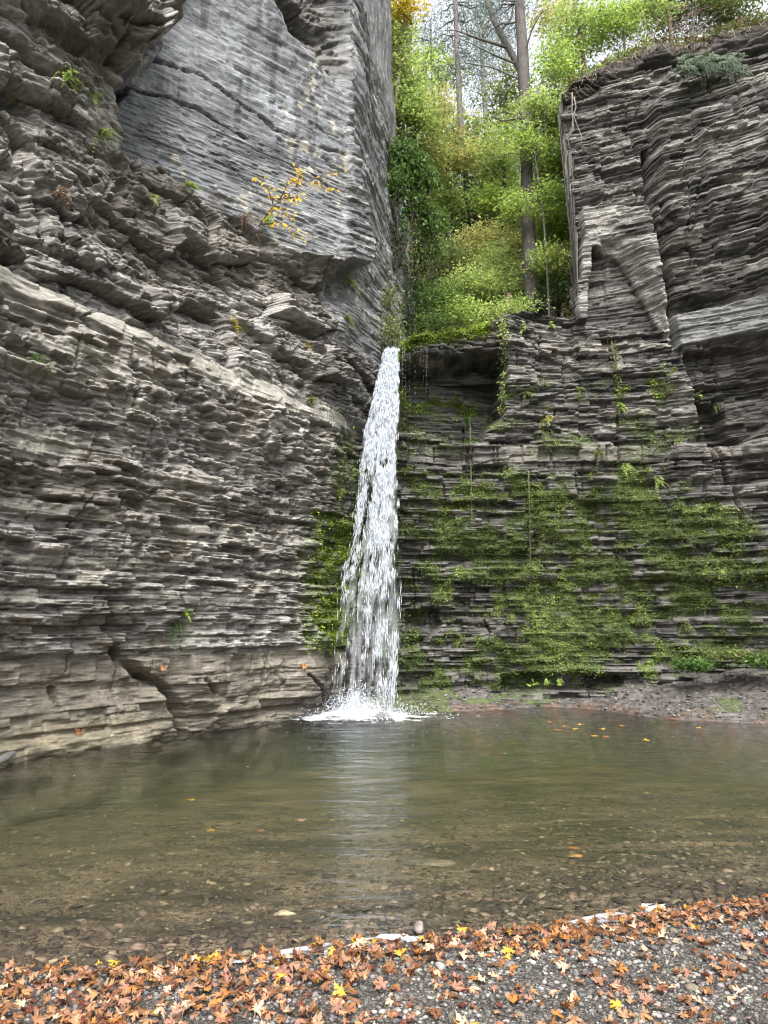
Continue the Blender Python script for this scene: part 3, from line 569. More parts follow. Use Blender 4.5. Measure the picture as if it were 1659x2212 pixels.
# ------------------------------------------------------------------ waterfall
m, nt, out = mat_new('white_water'); L = nt.links.new
b = N(nt, 'ShaderNodeBsdfPrincipled'); b.inputs['Base Color'].default_value = (.74, .78, .83, 1); b.inputs['Roughness'].default_value = .35
t = N(nt, 'ShaderNodeBsdfTranslucent'); t.inputs['Color'].default_value = (.74, .78, .83, 1); mx = N(nt, 'ShaderNodeMixShader'); mx.inputs[0].default_value = .4
tp = N(nt, 'ShaderNodeBsdfTransparent'); mt = N(nt, 'ShaderNodeMixShader'); mt.inputs[0].default_value = .42
L(b.outputs[0], mx.inputs[1]); L(t.outputs[0], mx.inputs[2]); L(mx.outputs[0], mt.inputs[1]); L(tp.outputs[0], mt.inputs[2]); L(mt.outputs[0], out.inputs[0]); M_FALL = m
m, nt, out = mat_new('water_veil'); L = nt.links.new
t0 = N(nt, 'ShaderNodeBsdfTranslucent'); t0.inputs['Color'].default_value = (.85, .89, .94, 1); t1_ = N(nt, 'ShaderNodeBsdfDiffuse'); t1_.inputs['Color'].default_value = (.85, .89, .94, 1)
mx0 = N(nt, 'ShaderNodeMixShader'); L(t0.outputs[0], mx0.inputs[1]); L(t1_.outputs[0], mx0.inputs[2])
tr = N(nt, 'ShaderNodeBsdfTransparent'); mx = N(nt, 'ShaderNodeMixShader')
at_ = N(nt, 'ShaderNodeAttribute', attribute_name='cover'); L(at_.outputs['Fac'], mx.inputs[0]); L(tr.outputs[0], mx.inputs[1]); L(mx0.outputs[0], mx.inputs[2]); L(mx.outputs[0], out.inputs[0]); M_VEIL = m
LE = [(828, 757), (820, 800), (806, 860), (784, 930), (772, 1030), (758, 1150), (737, 1230), (726, 1300), (722, 1400), (716, 1500), (704, 1556)]
RE = [(862, 757), (861, 800), (861, 860), (858, 930), (858, 1030), (862, 1150), (866, 1230), (868, 1300), (868, 1400), (864, 1500), (872, 1548)]
def fall_pt(dx, dy):
    Y = 15.0
    for _ in range(12):
        z = at(dx, dy, Y)[2]; q = min(max((Z0 - z) / Z0, 0), 1); Y = 15.45 - 1.6 * q ** .55
    return at(dx, dy, Y)
Z0 = at(845, 757, 15.45)[2]
LP = np.array([fall_pt(*p) for p in LE]); RP = np.array([fall_pt(*p) for p in RE])
def fall_xyz(u, z):
    a = np.stack([np.interp(-z, -LP[:, 2], LP[:, k]) for k in range(3)], -1); b = np.stack([np.interp(-z, -RP[:, 2], RP[:, k]) for k in range(3)], -1)
    P = a * (1 - u[:, None]) + b * u[:, None]; P[:, 2] = z; return P
wf = empty('waterfall', (fallc[0], fallc[1], 0), 'white waterfall plunging from the notch between the two cliffs into the pool', 'waterfall')
mb = MB(); NS = 30000
z = Z0 * (1 - rng.random(NS) ** 1.0); u = rng.random(NS); q = (Z0 - z) / Z0
edge = np.clip(np.minimum(u, 1 - u) * 9, 0, 1)
wd = np.interp(z, LP[::-1, 2], (RP - LP)[::-1, 0])
cl = .42 * fbm(u * wd * 7, z * .9 + 3 * vn(u * wd * 4, z * .3, 452), 451, 3) + .58 * fbm(u * wd * 22, z * 2.6 + 2 * vn(u * wd * 9, z * .5, 454), 453, 3)
keep = (cl + .22 * (1 - q) ** 2 - .12 * (1 - edge) > .535 + .10 * q) | (rng.random(NS) < .02)
z = z[keep]; u = u[keep]; q = q[keep]; n = len(z)
u = u + rng.normal(size=n) * (.012 + .015 * q)
P = fall_xyz(u, z); P[:, 1] += rng.normal(size=n) * (.05 + .10 * q); P[:, 0] += rng.normal(size=n) * .01
v0 = fall_xyz(u, z - .08); D = unit(v0 - fall_xyz(u, z)); ln = (.06 + .16 * rng.random(n) ** 2) * (1 + .4 * q); wdh = .006 + .011 * rng.random(n)
A = unit(np.cross(D, np.array([[0., 1, 0]]))); B = np.cross(D, A)
Vs = np.stack([P - D * ln[:, None] * .5, P + A * wdh[:, None] * .5 + D * ln[:, None] * .12, P + B * wdh[:, None] * .5 + D * ln[:, None] * .12, P - A * wdh[:, None] * .5 + D * ln[:, None] * .12, P - B * wdh[:, None] * .5 + D * ln[:, None] * .12, P + D * ln[:, None] * .5], 1)
T = np.array([[0, 1, 2], [0, 2, 3], [0, 3, 4], [0, 4, 1], [5, 2, 1], [5, 3, 2], [5, 4, 3], [5, 1, 4]])
mb.add(Vs.reshape(-1, 3), None, (np.arange(n)[:, None, None] * 6 + T[None]).reshape(-1, 3)); mb.build('falling_water', M_FALL, wf, True)
# thin veils of water behind the drops
for k, (dy, sd) in enumerate([(.06, 461)]):
    uu = np.linspace(0, 1, 90); zz = np.linspace(Z0 + .02, .02, 520); U, ZZ = np.meshgrid(uu, zz)
    Pv = fall_xyz(U.ravel(), ZZ.ravel()); Wd = np.interp(ZZ, LP[::-1, 2], (RP - LP)[::-1, 0]); Q = (Z0 - ZZ) / Z0
    c1 = fbm(U * Wd * 8, ZZ * .7 + 3 * vn(U * Wd * 4, ZZ * .3, 452), sd, 3) * .5 + .5 * fbm(U * Wd * 14, ZZ * 3.2, sd + 3, 4)
    cov = sstep(.42, .66, c1 + .20 * (1 - Q) ** 2) * (.22 + .45 * (1 - Q) ** 1.6) * np.clip(np.minimum(U, 1 - U) * 9, 0, 1)
    Pv = Pv.reshape(520, 90, 3); Pv[..., 1] += dy + .08 * (fbm(U * 5, ZZ * 1.5, sd + 7, 3) - .5)
    new_mesh('water_veil', Pv - np.array(wf.location), grid_quads(520, 90), None, M_VEIL, True, None, {'cover': cov}, wf)
# foam where it lands
fx, fy = np.meshgrid(np.arange(-2.4, 1.9, .018), np.arange(12.4, 15.3, .018))
r1 = np.hypot((fx - fallc[0] + .05) / 1.75, (fy - fallc[1] - .05) / .80)
fo = fbm(fx * 3.5, fy * 5, 481, 5) * .75 + .25 * fbm(fx * 14, fy * 18, 483, 2)
hz = .018 + .10 * np.exp(-(r1 / .55) ** 2) * (.4 + fbm(fx * 6, fy * 8, 485, 3) * 1.3) + .012 * fo
mask = (fo - .40 * r1 > .14)
q_ = grid_quads(*fx.shape); q_ = q_[mask.ravel()[q_].sum(1) >= 3]
used = np.unique(q_); remap = np.full(fx.size, -1); remap[used] = np.arange(len(used))
new_mesh('splash_foam', np.stack([fx, fy, hz], -1).reshape(-1, 3)[used] - np.array(wf.location), remap[q_], None, M_VEIL, True, None, {'cover': sstep(.14, .40, fo - .40 * r1).ravel()[used]}, wf)
mb = MB(); n = 5200; a = rng.random(n) * 6.28; rr = np.abs(rng.normal(size=n)) * .60
P = np.stack([fallc[0] + np.cos(a) * rr * 1.15, fallc[1] + .05 + np.sin(a) * rr * .6, np.abs(rng.normal(size=n)) * .24 * np.exp(-rr * .7) + .02], -1)
mb.leaves(P, .02 + .03 * rng.random(n), .012 + .015 * rng.random(n), rand_dirs(n) + np.array([[0, 0, .8]]), rand_dirs(n), (1, 1, 1)); mb.build('spray', M_FALL, wf)
# drips off the mossy rim
mb = MB()
for k in range(18):
    dx = 868 + 110 * random.random() ** 1.6; p = at(dx, 742 - (dx - 868) * .1, 15.75); L_ = .2 + 1.6 * random.random() * (1 - (dx - 868) / 160)
    zz = p[2] - np.cumsum(np.random.default_rng(k).random(int(L_ * 14) + 2) * .13)
    n = len(zz); P = np.stack([np.full(n, p[0]), np.full(n, p[1] + .0), zz], -1)
    mb.leaves(P, .02 + .03 * rng.random(n), .004, np.tile([[0, 0, -1.]], (n, 1)) + .02, np.tile([[0, -1., 0]], (n, 1)), (1, 1, 1))
tag(mb.build('water_drips', M_FALL), 'thin drips of water falling from the mossy rim right of the waterfall', 'drips', None, 'stuff')
# bubbles and flecks of foam adrift on the pool
mb = MB(); n = 150
a = rng.random(n) * 6.28; rr = .9 + np.abs(rng.normal(size=n)) * 1.5
P = np.stack([fallc[0] + .6 + np.cos(a) * rr * 1.5, fallc[1] - .2 - np.abs(np.sin(a)) * rr * 1.6, np.full(n, .02)], -1)
mb.leaves(P, .015 + .04 * rng.random(n) ** 2, .006 + .012 * rng.random(n), rand_dirs(n, .02) + np.array([[1., 0, 0]]), np.tile([[0, 0, 1.]], (n, 1)), (1, 1, 1))
tag(mb.build('foam_flecks', M_FALL), 'scattered white bubbles drifting on the pool', 'foam', None, 'stuff')
# white patches imitating sky reflections on the wet near shore
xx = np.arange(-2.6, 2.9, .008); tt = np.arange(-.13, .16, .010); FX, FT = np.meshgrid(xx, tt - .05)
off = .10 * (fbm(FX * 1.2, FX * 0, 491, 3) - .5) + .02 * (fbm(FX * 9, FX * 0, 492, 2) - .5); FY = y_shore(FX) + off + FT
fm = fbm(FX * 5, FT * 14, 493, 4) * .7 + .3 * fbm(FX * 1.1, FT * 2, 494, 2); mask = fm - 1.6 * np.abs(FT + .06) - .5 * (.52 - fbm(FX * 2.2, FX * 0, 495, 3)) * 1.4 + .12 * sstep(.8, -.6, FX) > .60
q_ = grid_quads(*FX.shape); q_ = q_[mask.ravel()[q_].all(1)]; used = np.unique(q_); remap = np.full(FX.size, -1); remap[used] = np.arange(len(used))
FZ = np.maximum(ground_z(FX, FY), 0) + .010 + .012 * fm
tag(new_mesh('shore_sheen', np.stack([FX, FY, FZ], -1).reshape(-1, 3)[used], remap[q_], None, M_VEIL, True, None, {'cover': (.6 * sstep(.40, .62, fm)).ravel()[used]}), 'broken white patches imitating sky sheen along the leafy edge of the gravel beach', 'foam', None, 'stuff')

# ------------------------------------------------------------------ stones
def ico(sub):
    import bmesh
    bm = bmesh.new(); bmesh.ops.create_icosphere(bm, subdivisions=sub, radius=1); V = np.array([v.co[:] for v in bm.verts]); T = np.array([[v.index for v in f.verts] for f in bm.faces]); bm.free(); return V, T
IV, IT = ico(2); IV1, IT1 = ico(1)
def stone_shape(V, seed):
    r = np.random.default_rng(seed); d = V.copy()
    for k in range(7):
        nrm = unit(r.normal(size=3)); c = .55 + .35 * r.random(); h = d @ nrm; d = d - np.clip(h - c, 0, 9)[:, None] * nrm
    return d
SH = [stone_shape(IV1, k) for k in range(10)]
def stones(P, R_, flat, cols, seed):
    r = np.random.default_rng(seed); n = len(P); mb = MB(); k = r.integers(0, 10, n); sh = np.array(SH)[k]
    a = r.random(n) * 6.28; el = .6 + .4 * r.random(n); X = sh * np.stack([R_, R_ * el, R_ * flat], -1)[:, None]
    tl = r.normal(size=(n, 2)) * .18; X[..., 2] += X[..., 0] * tl[:, None, 0] + X[..., 1] * tl[:, None, 1]
    c, s = np.cos(a)[:, None], np.sin(a)[:, None]; Xr = np.stack([X[..., 0] * c - X[..., 1] * s, X[..., 0] * s + X[..., 1] * c, X[..., 2]], -1) + P[:, None]
    m_ = len(IV1); mb.add(Xr.reshape(-1, 3), None, (np.arange(n)[:, None, None] * m_ + IT1[None]).reshape(-1, 3), np.repeat(cols, m_, 0)); return mb
n = 42000; X = rng.uniform(-2.8, 4.3, n); Yv = y_shore(X) - rng.random(n) * 2.0 + .05; Rr = .0035 + .016 * rng.random(n) ** 4
gc = (.06 + .17 * rng.random(n) ** 2)[:, None] * (np.array([1.06, 1, .91]) + rng.normal(size=(n, 3)) * .05)
o = stones(np.stack([X, Yv, ground_z(X, Yv) + Rr * .12], -1), Rr, .45 + .3 * rng.random(n), np.clip(gc, .03, .6), 5).build('gravel', M_PEBBLE, None, True); tag(o, 'dark grey gravel of the near beach', 'gravel', None, 'stuff')
n = 9000; v_ = rng.random(n) ** 1.3 * 6.8 - .02; X = rng.uniform(-1, 1, n) * (2.6 + v_ * .62) + .2; Yv = y_shore(X) + v_; Rr = .015 + .05 * rng.random(n) ** 3
gc = (.035 + .17 * rng.random(n) ** 3)[:, None] * np.array([1.25, .97, .66]) * (1 + rng.normal(size=(n, 3)) * .04)
o = stones(np.stack([X, Yv, ground_z(X, Yv) + Rr * .05], -1), Rr, .16 + .15 * rng.random(n), np.clip(gc, .03, .6), 6).build('pool_stones', M_PEBBLE, None, True); tag(o, 'flat brown stones covering the bottom of the pool', 'stones', None, 'stuff')
n = 5000; X = rng.uniform(.6, 8.6, n); Yv = y_shelf(X) + .1 + rng.random(n) * 3; Rr = .015 + .055 * rng.random(n) ** 3
gc = (.06 + .12 * rng.random(n) ** 2)[:, None] * np.array([1.05, 1, .95])[None]
ok = Yv < 17; X, Yv, Rr, gc = X[ok], Yv[ok], Rr[ok], gc[ok]
o = stones(np.stack([X, Yv, shelf_z(X, Yv)[0] + Rr * .05], -1), Rr, np.full(len(X), .22), gc, 7).build('shale_rubble', M_PEBBLE); tag(o, 'small dark shale flakes strewn on the far rock shelf', 'rubble', None, 'stuff')
def one_stone(name, x, y, z, size, col, label, seed, group=None, rot=0):
    V = stone_shape(IV, seed) * np.array(size); o = new_mesh(name, V, None, IT, M_PEBBLE, True, np.broadcast_to(col, V.shape)); o.location = (x, y, z); o.rotation_euler = (0, 0, rot); return tag(o, label, 'stone', group)
p = atz(615, 1946, -.12); one_stone('stone', p[0], p[1], float(ground_z(np.array([p[0]]), np.array([p[1]]))[0]) + .015, (.085, .036, .03), (.42, .36, .25), 'pale oblong stone lying under shallow water left of centre', 31, None, .15)
p = atz(905, 2013, 0); one_stone('stone', p[0], p[1], .02, (.035, .03, .04), (.16, .13, .12), 'small brown stone standing up out of the water at the shore', 32)
p = atz(5, 1628, .1); one_stone('boulder', p[0] - .1, p[1] - .1, .06, (.35, .25, .15), (.09, .085, .08), 'dark rounded boulder in the water at the foot of the left cliff', 33)
p = atz(930, 1835, -.3); one_stone('slab', p[0], p[1], float(ground_z(np.array([p[0]]), np.array([p[1]]))[0]) + .012, (.25, .09, .03), (.13, .11, .08), 'long flat brown slab under the water in mid pool', 34, None, -.03)
p = atz(1240, 1833, -.3); one_stone('slab', p[0], p[1], float(ground_z(np.array([p[0]]), np.array([p[1]]))[0]) + .015, (.08, .05, .02), (.30, .17, .06), 'small orange brown flat stone under the water right of centre', 35)
grey = [('pale grey', (.22, .215, .20)), ('dark grey', (.06, .06, .06)), ('brownish', (.12, .10, .075)), ('mid grey', (.125, .125, .12))]
pv = [[new_mesh('stone', stone_shape(IV, 300 + k) * np.array((1, .72, .45)), None, IT, M_PEBBLE, True, np.broadcast_to(c, IV.shape)) for k in range(3)] for _, c in grey]
cnt = 0; r_ = random.Random(5); stone_xy = []
while cnt < 130:
    x = r_.uniform(-1.9, 2.6); v_ = r_.uniform(-1.3, -.12)
    if x < 0 and r_.random() < .5: continue
    y = y_shore(x) + v_; g_ = r_.randrange(4); src = pv[g_][r_.randrange(3)]; o = src.copy(); COL.objects.link(o); s = .014 + .022 * r_.random() ** 2
    o.location = (x, y, float(ground_z(np.array([x]), np.array([y]))[0]) + s * .25); o.scale = (s, s, s); o.rotation_euler = (r_.uniform(-.2, .2), r_.uniform(-.2, .2), r_.uniform(0, 6.28))
    where = 'close to the waterline leaves' if v_ > -.4 else ('on open gravel in the lower right' if x > .2 else 'among the leaves in the lower left')
    tag(o, f'{grey[g_][0]} {"larger" if s > .024 else "small"} rounded stone {where}', 'stone', 'stones lying on the gravel beach'); cnt += 1
for row in pv:
    for o in row: bpy.data.objects.remove(o)

# ------------------------------------------------------------------ fallen leaves
half = [(0, 1.0), (.09, .74), (.22, .80), (.17, .52), (.16, .36), (.36, .52), (.44, .68), (.54, .53), (.84, .52), (.66, .32), (.72, .18), (.42, .10), (.33, .03), (.52, -.10), (.62, -.25), (.36, -.25), (.14, -.29), (.03, -.33)]
outl = half + [(-x, y) for x, y in half[::-1] if x > 0]; OUT = np.array(outl); OUT[:, 1] -= .22
def leaf_geo(seed):
    r = np.random.default_rng(seed); o = OUT * (1 + r.normal(size=OUT.shape) * .035); c = np.array([0, -.24]); n = len(o)
    rings = [c[None] + (o - c) * f for f in (1, .66, .34)]; V2 = np.concatenate(rings + [c[None]]); x, y = V2[:, 0], V2[:, 1]
    kx, ky, kf = r.normal(size=3) * np.array([.55, .45, .25]) + np.array([.25, .1, .12]); ph = r.random(4) * 6
    z = kx * x * x + ky * y * y + kf * np.abs(x) + .10 * np.sin(x * 5 + ph[0]) * np.cos(y * 4 + ph[1]) + .10 * r.normal() * x * y
    V = np.stack([x, y, z], -1); V[:, 2] -= V[:, 2].min() * .6
    Q = [[k * n + j, k * n + (j + 1) % n, (k + 1) * n + (j + 1) % n, (k + 1) * n + j] for k in range(2) for j in range(n)]; T = [[2 * n + j, 2 * n + (j + 1) % n, 3 * n] for j in range(n)]
    a = V[OUT.shape[0] // 2].copy(); a = np.array([0, -.53, V[n // 2, 2]]); b_ = a + np.array([r.normal() * .15, -.5, .05 + .15 * r.random()]); w_ = np.array([.016, 0, 0]); m_ = len(V)
    mid = (a + b_) / 2 + np.array([r.normal() * .05, 0, 0]); V = np.concatenate([V, [a - w_, a + w_, mid - w_, mid + w_, b_ - w_, b_ + w_]]); Q += [[m_, m_ + 1, m_ + 3, m_ + 2], [m_ + 2, m_ + 3, m_ + 5, m_ + 4]]
    vein = np.clip(1 - np.abs(V[:, 0]) * 6, 0, 1)
    return V, np.array(Q), np.array(T), vein, abs(kx) + abs(ky)
LG = [leaf_geo(k) for k in range(14)]
LCOL = [('tan', (.27, .145, .08), 24), ('pale tan', (.42, .28, .19), 16), ('pinkish', (.22, .11, .075), 20), ('orange', (.27, .11, .03), 8), ('brown', (.13, .058, .03), 40), ('yellow', (.40, .25, .035), 2), ('dark red', (.085, .025, .016), 26)]
def leaf_col(g, c, r):
    V = g[0]; rad = np.hypot(V[:, 0], V[:, 1]); n_ = fbm(V[:, 0] * 3 + r * 9, V[:, 1] * 3, 501, 3); c = np.array(c)[None] * (.75 + .5 * n_[:, None])
    c = c * (1 + .25 * g[3][:, None]); return np.clip(mixc(c, np.array([.34, .17, .04]) * .9, sstep(.54, .72, fbm(V[:, 0] * 2 + r * 5, V[:, 1] * 2 + 3, 503, 2)) * .4), 0.01, .9)
LM = {}
for ci, (nm, c, _) in enumerate(LCOL):
    for k, g in enumerate(LG):
        o = new_mesh('maple_leaf', g[0], g[1], g[2], M_DRY, True, leaf_col(g, c, ci + k * .37)); LM[ci, k] = o
r_ = random.Random(21); cand = []
bag = [i for i, c in enumerate(LCOL) for _ in range(c[2])]
while len(cand) < 2700:
    x = r_.uniform(-2.4, 3.7); v_ = r_.uniform(-1.5, -.01)
    dens = 1.0 * math.exp(-((v_ + .20) / .15) ** 2) * 1.2 + (.62 if v_ > -.75 else .45) * (1 / (1 + math.exp((x - .1) * 3.2))) + .13 + (.14 if x > .9 else 0)
    if r_.random() > dens: continue
    cand.append((x, y_shore(x) + v_, v_))
cand.sort(key=lambda c: c[1]); ind = cand[:330]; rest = cand[330:]
order = [i for i, c in enumerate(cand) if abs(c[0]) < .56 * c[1]]            # in view, nearest first
chosen = set(order[:300])
mb = MB(); tk = 0
for i, (x, y, v_) in enumerate(cand):
    ci = r_.choice(bag); k = r_.randrange(len(LG)); wetz = v_ > -.10
    if wetz and r_.random() < .75: ci = r_.choice([3, 3, 6, 6, 6, 4, 4, 5])
    s = r_.choice([r_.uniform(.02, .036), r_.uniform(.028, .05), r_.uniform(.03, .052)]) * (.75 if ci == 6 else 1); pile = .035 * r_.random() * (1 if (v_ > -.35 or x < 0) else .15)
    z = max(float(ground_z(np.array([x]), np.array([y]))[0]), 0) + .008 + pile; tilt = .16 if wetz else .34
    rot = (r_.gauss(0, tilt * .7), r_.gauss(0, tilt * .7), r_.uniform(0, 6.28)); flip = r_.random() < .35
    if flip: rot = (rot[0] + math.pi, rot[1], rot[2]); z += .012
    src = LM[ci, k]
    if i in chosen:
        o = src.copy(); COL.objects.link(o); o.location = (x, y, z); o.rotation_euler = rot; o.scale = (s, s, s * (.5 if wetz else 1))
        if v_ > -.10: where = 'in the wet drift along the waterline'
        elif x > 1.0: where = 'on open gravel at the lower right'
        elif x > 0: where = 'on gravel right of the leaf pile'
        elif x > -.9: where = 'in the leaf pile left of centre'
        else: where = 'in the thick leaf pile at the lower left'
        tag(o, f'{LCOL[ci][0]} {"curled" if LG[k][4] > .75 else "flat"} {"upturned " if flip else ""}maple leaf {where}', 'leaf', 'fallen maple leaves on the gravel beach')
    else:
        from mathutils import Euler
        M3 = np.array(Euler(rot).to_matrix()); V = (LG[k][0] * s) @ M3.T + np.array([x, y, z]); mb.add(V, LG[k][1], LG[k][2], leaf_col(LG[k], LCOL[ci][1], ci + k * .37))
tag(mb.build('leaf_litter', M_DRY, None, True), 'smaller fallen leaves along the shore and outside the thick pile', 'leaf litter', None, 'stuff')
# leaves afloat on and sunk in the pool, and stranded on the rocks
for j, (dx, dy, ci, zz, wh) in enumerate([(1205, 1577, 3, .012, 'floating on the far side of the pool'), (1222, 1570, 3, .012, 'floating on the far side of the pool'), (1240, 1575, 5, .012, 'floating on the far side of the pool'), (1255, 1566, 5, .012, 'floating on the far side of the pool'),
        (1300, 1575, 5, .012, 'floating on the far side of the pool'), (1285, 1590, 5, .012, 'floating on the far side of the pool'), (1345, 1568, 3, .012, 'floating on the far side of the pool'), (1190, 1560, 3, .012, 'floating on the far side of the pool'), (1395, 1600, 5, .012, 'floating on the far side of the pool'), (1310, 1592, 3, .012, 'floating on the far side of the pool'),
        (1510, 1573, 5, .012, 'floating near the right end of the shelf'), (415, 1728, 5, -.25, 'sunk in the left half of the pool'), (455, 1793, 5, -.2, 'sunk in the left half of the pool'), (1240, 1832, 3, -.2, 'sunk in the right half of the pool'), (565, 1795, 0, -.2, 'sunk in the left half of the pool'), (650, 1772, 1, -.2, 'sunk in the left half of the pool')]):
    p = atz(dx, dy, zz); o = LM[ci, j % len(LG)].copy(); COL.objects.link(o); o.location = p; s = .085 if zz > 0 else .07; o.scale = (s, s, s * .3); o.rotation_euler = (0, 0, j * 1.7)
    tag(o, f'{LCOL[ci][0]} leaf {wh}', 'leaf', 'leaves in the pool')
for dx, dy, ci, lab in [(165, 1584, 4, 'reddish brown leaf stranded low on the left cliff foot near the water'), (346, 1446, 2, 'pinkish leaf lying at the top of the crack in the left cliff foot'), (650, 1442, 3, 'orange leaf on the rock foot just left of the waterfall')]:
    p = LW.hit(dx, dy, True)[2]; o = LM[ci, 3].copy(); COL.objects.link(o); o.location = p + np.array([.04, -.05, .02]); o.scale = (.09, .09, .09); o.rotation_euler = (1.0, .2, .6); tag(o, lab, 'leaf')
for o in LM.values(): bpy.data.objects.remove(o)
# ------------------------------------------------------------------ wooded ravine above the falls
hx = np.arange(-14, 26, .5); hy = np.concatenate([np.arange(16.9, 24, .25), np.arange(24, 60, 1.0)]); HX, HY = np.meshgrid(hx, hy)
def hill_z(x, y):
    d = y - 17.2
    return 7.15 + np.where(d < 3, .28 * d, .84 + .62 * (d - 3)) + .12 * np.clip(np.abs(x - 2.2) - 2, 0, 12) + .5 * (fbm(x * .4, y * .4, 601, 3) - .5)
tag(new_mesh('hillside', np.stack([HX, HY, hill_z(HX, HY)], -1), grid_quads(*HX.shape), None, M_PEBBLE, True, (np.array([.045, .04, .022]) * (.6 + .8 * fbm(HX * 2, HY * 2, 603, 3))[..., None]).reshape(-1, 3), {'wet': HX * 0}), 'steep wooded slope rising behind the waterfall', 'hillside', None, 'structure')
PAL = {'yg': [(.27, .34, .06), (.21, .29, .05), (.34, .37, .07), (.14, .21, .045)], 'lime': [(.30, .37, .05), (.22, .31, .045), (.16, .24, .04)], 'green': [(.08, .155, .035), (.12, .20, .04), (.06, .11, .03)],
       'yellow': [(.50, .36, .03), (.42, .33, .03), (.30, .27, .03)], 'autumn': [(.33, .34, .07), (.26, .31, .06), (.38, .28, .07), (.19, .25, .05)], 'dark': [(.022, .05, .014), (.03, .068, .016), (.018, .035, .012)], 'needle': [(.07, .10, .055), (.05, .075, .04), (.09, .12, .07)],
       'olive': [(.10, .13, .03), (.15, .16, .03), (.07, .10, .02)], 'grey': [(.16, .20, .14), (.11, .15, .10), (.20, .24, .17)], 'brown': [(.12, .07, .035), (.08, .05, .03), (.16, .10, .05)]}
def pal(name, n): a = np.array(PAL[name]) * (np.array([1.42, 1.42, 2.2]) if name in ('yg', 'lime', 'autumn', 'needle', 'olive') else 1); return a[rng.integers(0, len(a), n)] * (.75 + .5 * rng.random((n, 1)))  # most tree palettes paled and blued, so haze is put into the leaf colour
def crown(mb, c, rad, ncl, per, size, p, flat=.35, clr=.28, shape=.48, hang=0.0):
    ncl = int(ncl * 1.5); per = int(per * .85); size = size * 1.02
    c = np.array(c, float); rad = np.array(rad, float)
    cc = rand_dirs(ncl) * (rng.random((ncl, 1)) ** .45) * rad + c; base_ = pal(p, ncl) * (.55 + .8 * rng.random((ncl, 1)))
    k = np.repeat(np.arange(ncl), per); n = len(k); off = rng.normal(size=(n, 3)) * clr * np.array([1, 1, flat]); off[:, 2] -= .25 * np.hypot(off[:, 0], off[:, 1]) * (1 + hang)
    P = cc[k] + off;  Nn = unit(np.array([0, -.25, 1.]) + rng.normal(size=(n, 3)) * .45); D = unit(rand_dirs(n, .35) + np.array([0, 0, -.25 - hang]))
    L_ = size * (.6 + .8 * rng.random(n)); mb.leaves(P, L_, L_ * shape, D, Nn, np.clip(base_[k] * (.55 + .3 * rng.random((n, 1))) + pal(p, n) * .28, .005, .9)); return cc
def limb(mb, a, b, r0, r1, sag=.06, k=5, c=(.11, .095, .08), seed=0):
    a = np.array(a, float); b = np.array(b, float); r = np.random.default_rng(seed); ln = np.linalg.norm(b - a); n = 6
    t = np.linspace(0, 1, n)[:, None]; P = a * (1 - t) + b * t; P[1:-1] += r.normal(size=(n - 2, 3)) * ln * .035; P[:, 2] += (sag * ln * 4 * t * (1 - t))[:, 0]
    mb.tube(P, np.linspace(r0, r1, n), k, c)
def tree(name, label, trunk, r0, r1, crowns, cat='tree', group='trees of the ravine above the waterfall', c=(.11, .095, .08), limbs=26, extra=None, Yb=None):
    P = np.array([at(dx, dy, Y) for dx, dy, Y in trunk]); g = hill_z(P[0, 0], P[0, 1]) if Yb is None else Yb
    if P[0, 2] > g + .1: P = np.concatenate([[[P[0, 0] - (P[1, 0] - P[0, 0]) * .1, P[0, 1], g - .1]], P])
    n = 24; d = np.r_[0, np.cumsum(np.linalg.norm(np.diff(P, axis=0), axis=1))]; tt = np.linspace(0, d[-1], n); Q = np.stack([np.interp(tt, d, P[:, k]) for k in range(3)], -1)
    Q[1:-1] = (Q[:-2] + Q[1:-1] * 2 + Q[2:]) / 4
    root = empty(name, Q[0], label, cat, group); rr = np.linspace(r0, r1, n); rr[:2] *= np.array([1.5, 1.15])
    mbb = MB(); mbb.tube(Q, rr, 10, c, .22, 7)
    mbc = MB(); tips = []
    for (cx, cy_, cY, rad, ncl, per, size, p) in crowns: tips.append(crown(mbc, at(cx, cy_, cY), rad, ncl, per, size, p, clr=.22 if p != 'needle' else .3, shape=.5 if p != 'needle' else .16, flat=.35))
    if tips:
        tips = np.concatenate(tips); sel = rng.choice(len(tips), min(limbs, len(tips)), replace=False)
        for j, tp in enumerate(tips[sel]):
            zz = tp[2] - .3 * np.linalg.norm(tp[:2] - Q[n // 2, :2]); k = int(np.clip(np.argmin(np.abs(Q[:, 2] - zz)), 2, n - 2)); limb(mbb, Q[k], tp, min(.035, r1 * .5), .006, .04, 4, c, j)
    if extra:
        for pts, ra, rb in extra:
            E = np.array([at(*p) for p in pts]); E[0] = Q[np.argmin(np.linalg.norm(Q - E[0], axis=1))] if np.linalg.norm(Q - E[0], axis=1).min() < .6 else E[0]; m_ = 10; d = np.linspace(0, len(E) - 1, m_); E = np.stack([np.interp(d, np.arange(len(E)), E[:, k]) for k in range(3)], -1); mb1 = MB(); mb1.tube(E, np.linspace(ra, rb, m_), 6, c, .1); mb1.build('branch', M_BARK, root, True)
    mbb.build('trunk', M_BARK, root, True)
    if mbc.V: mbc.build('crown', M_LEAF, root)
    return root
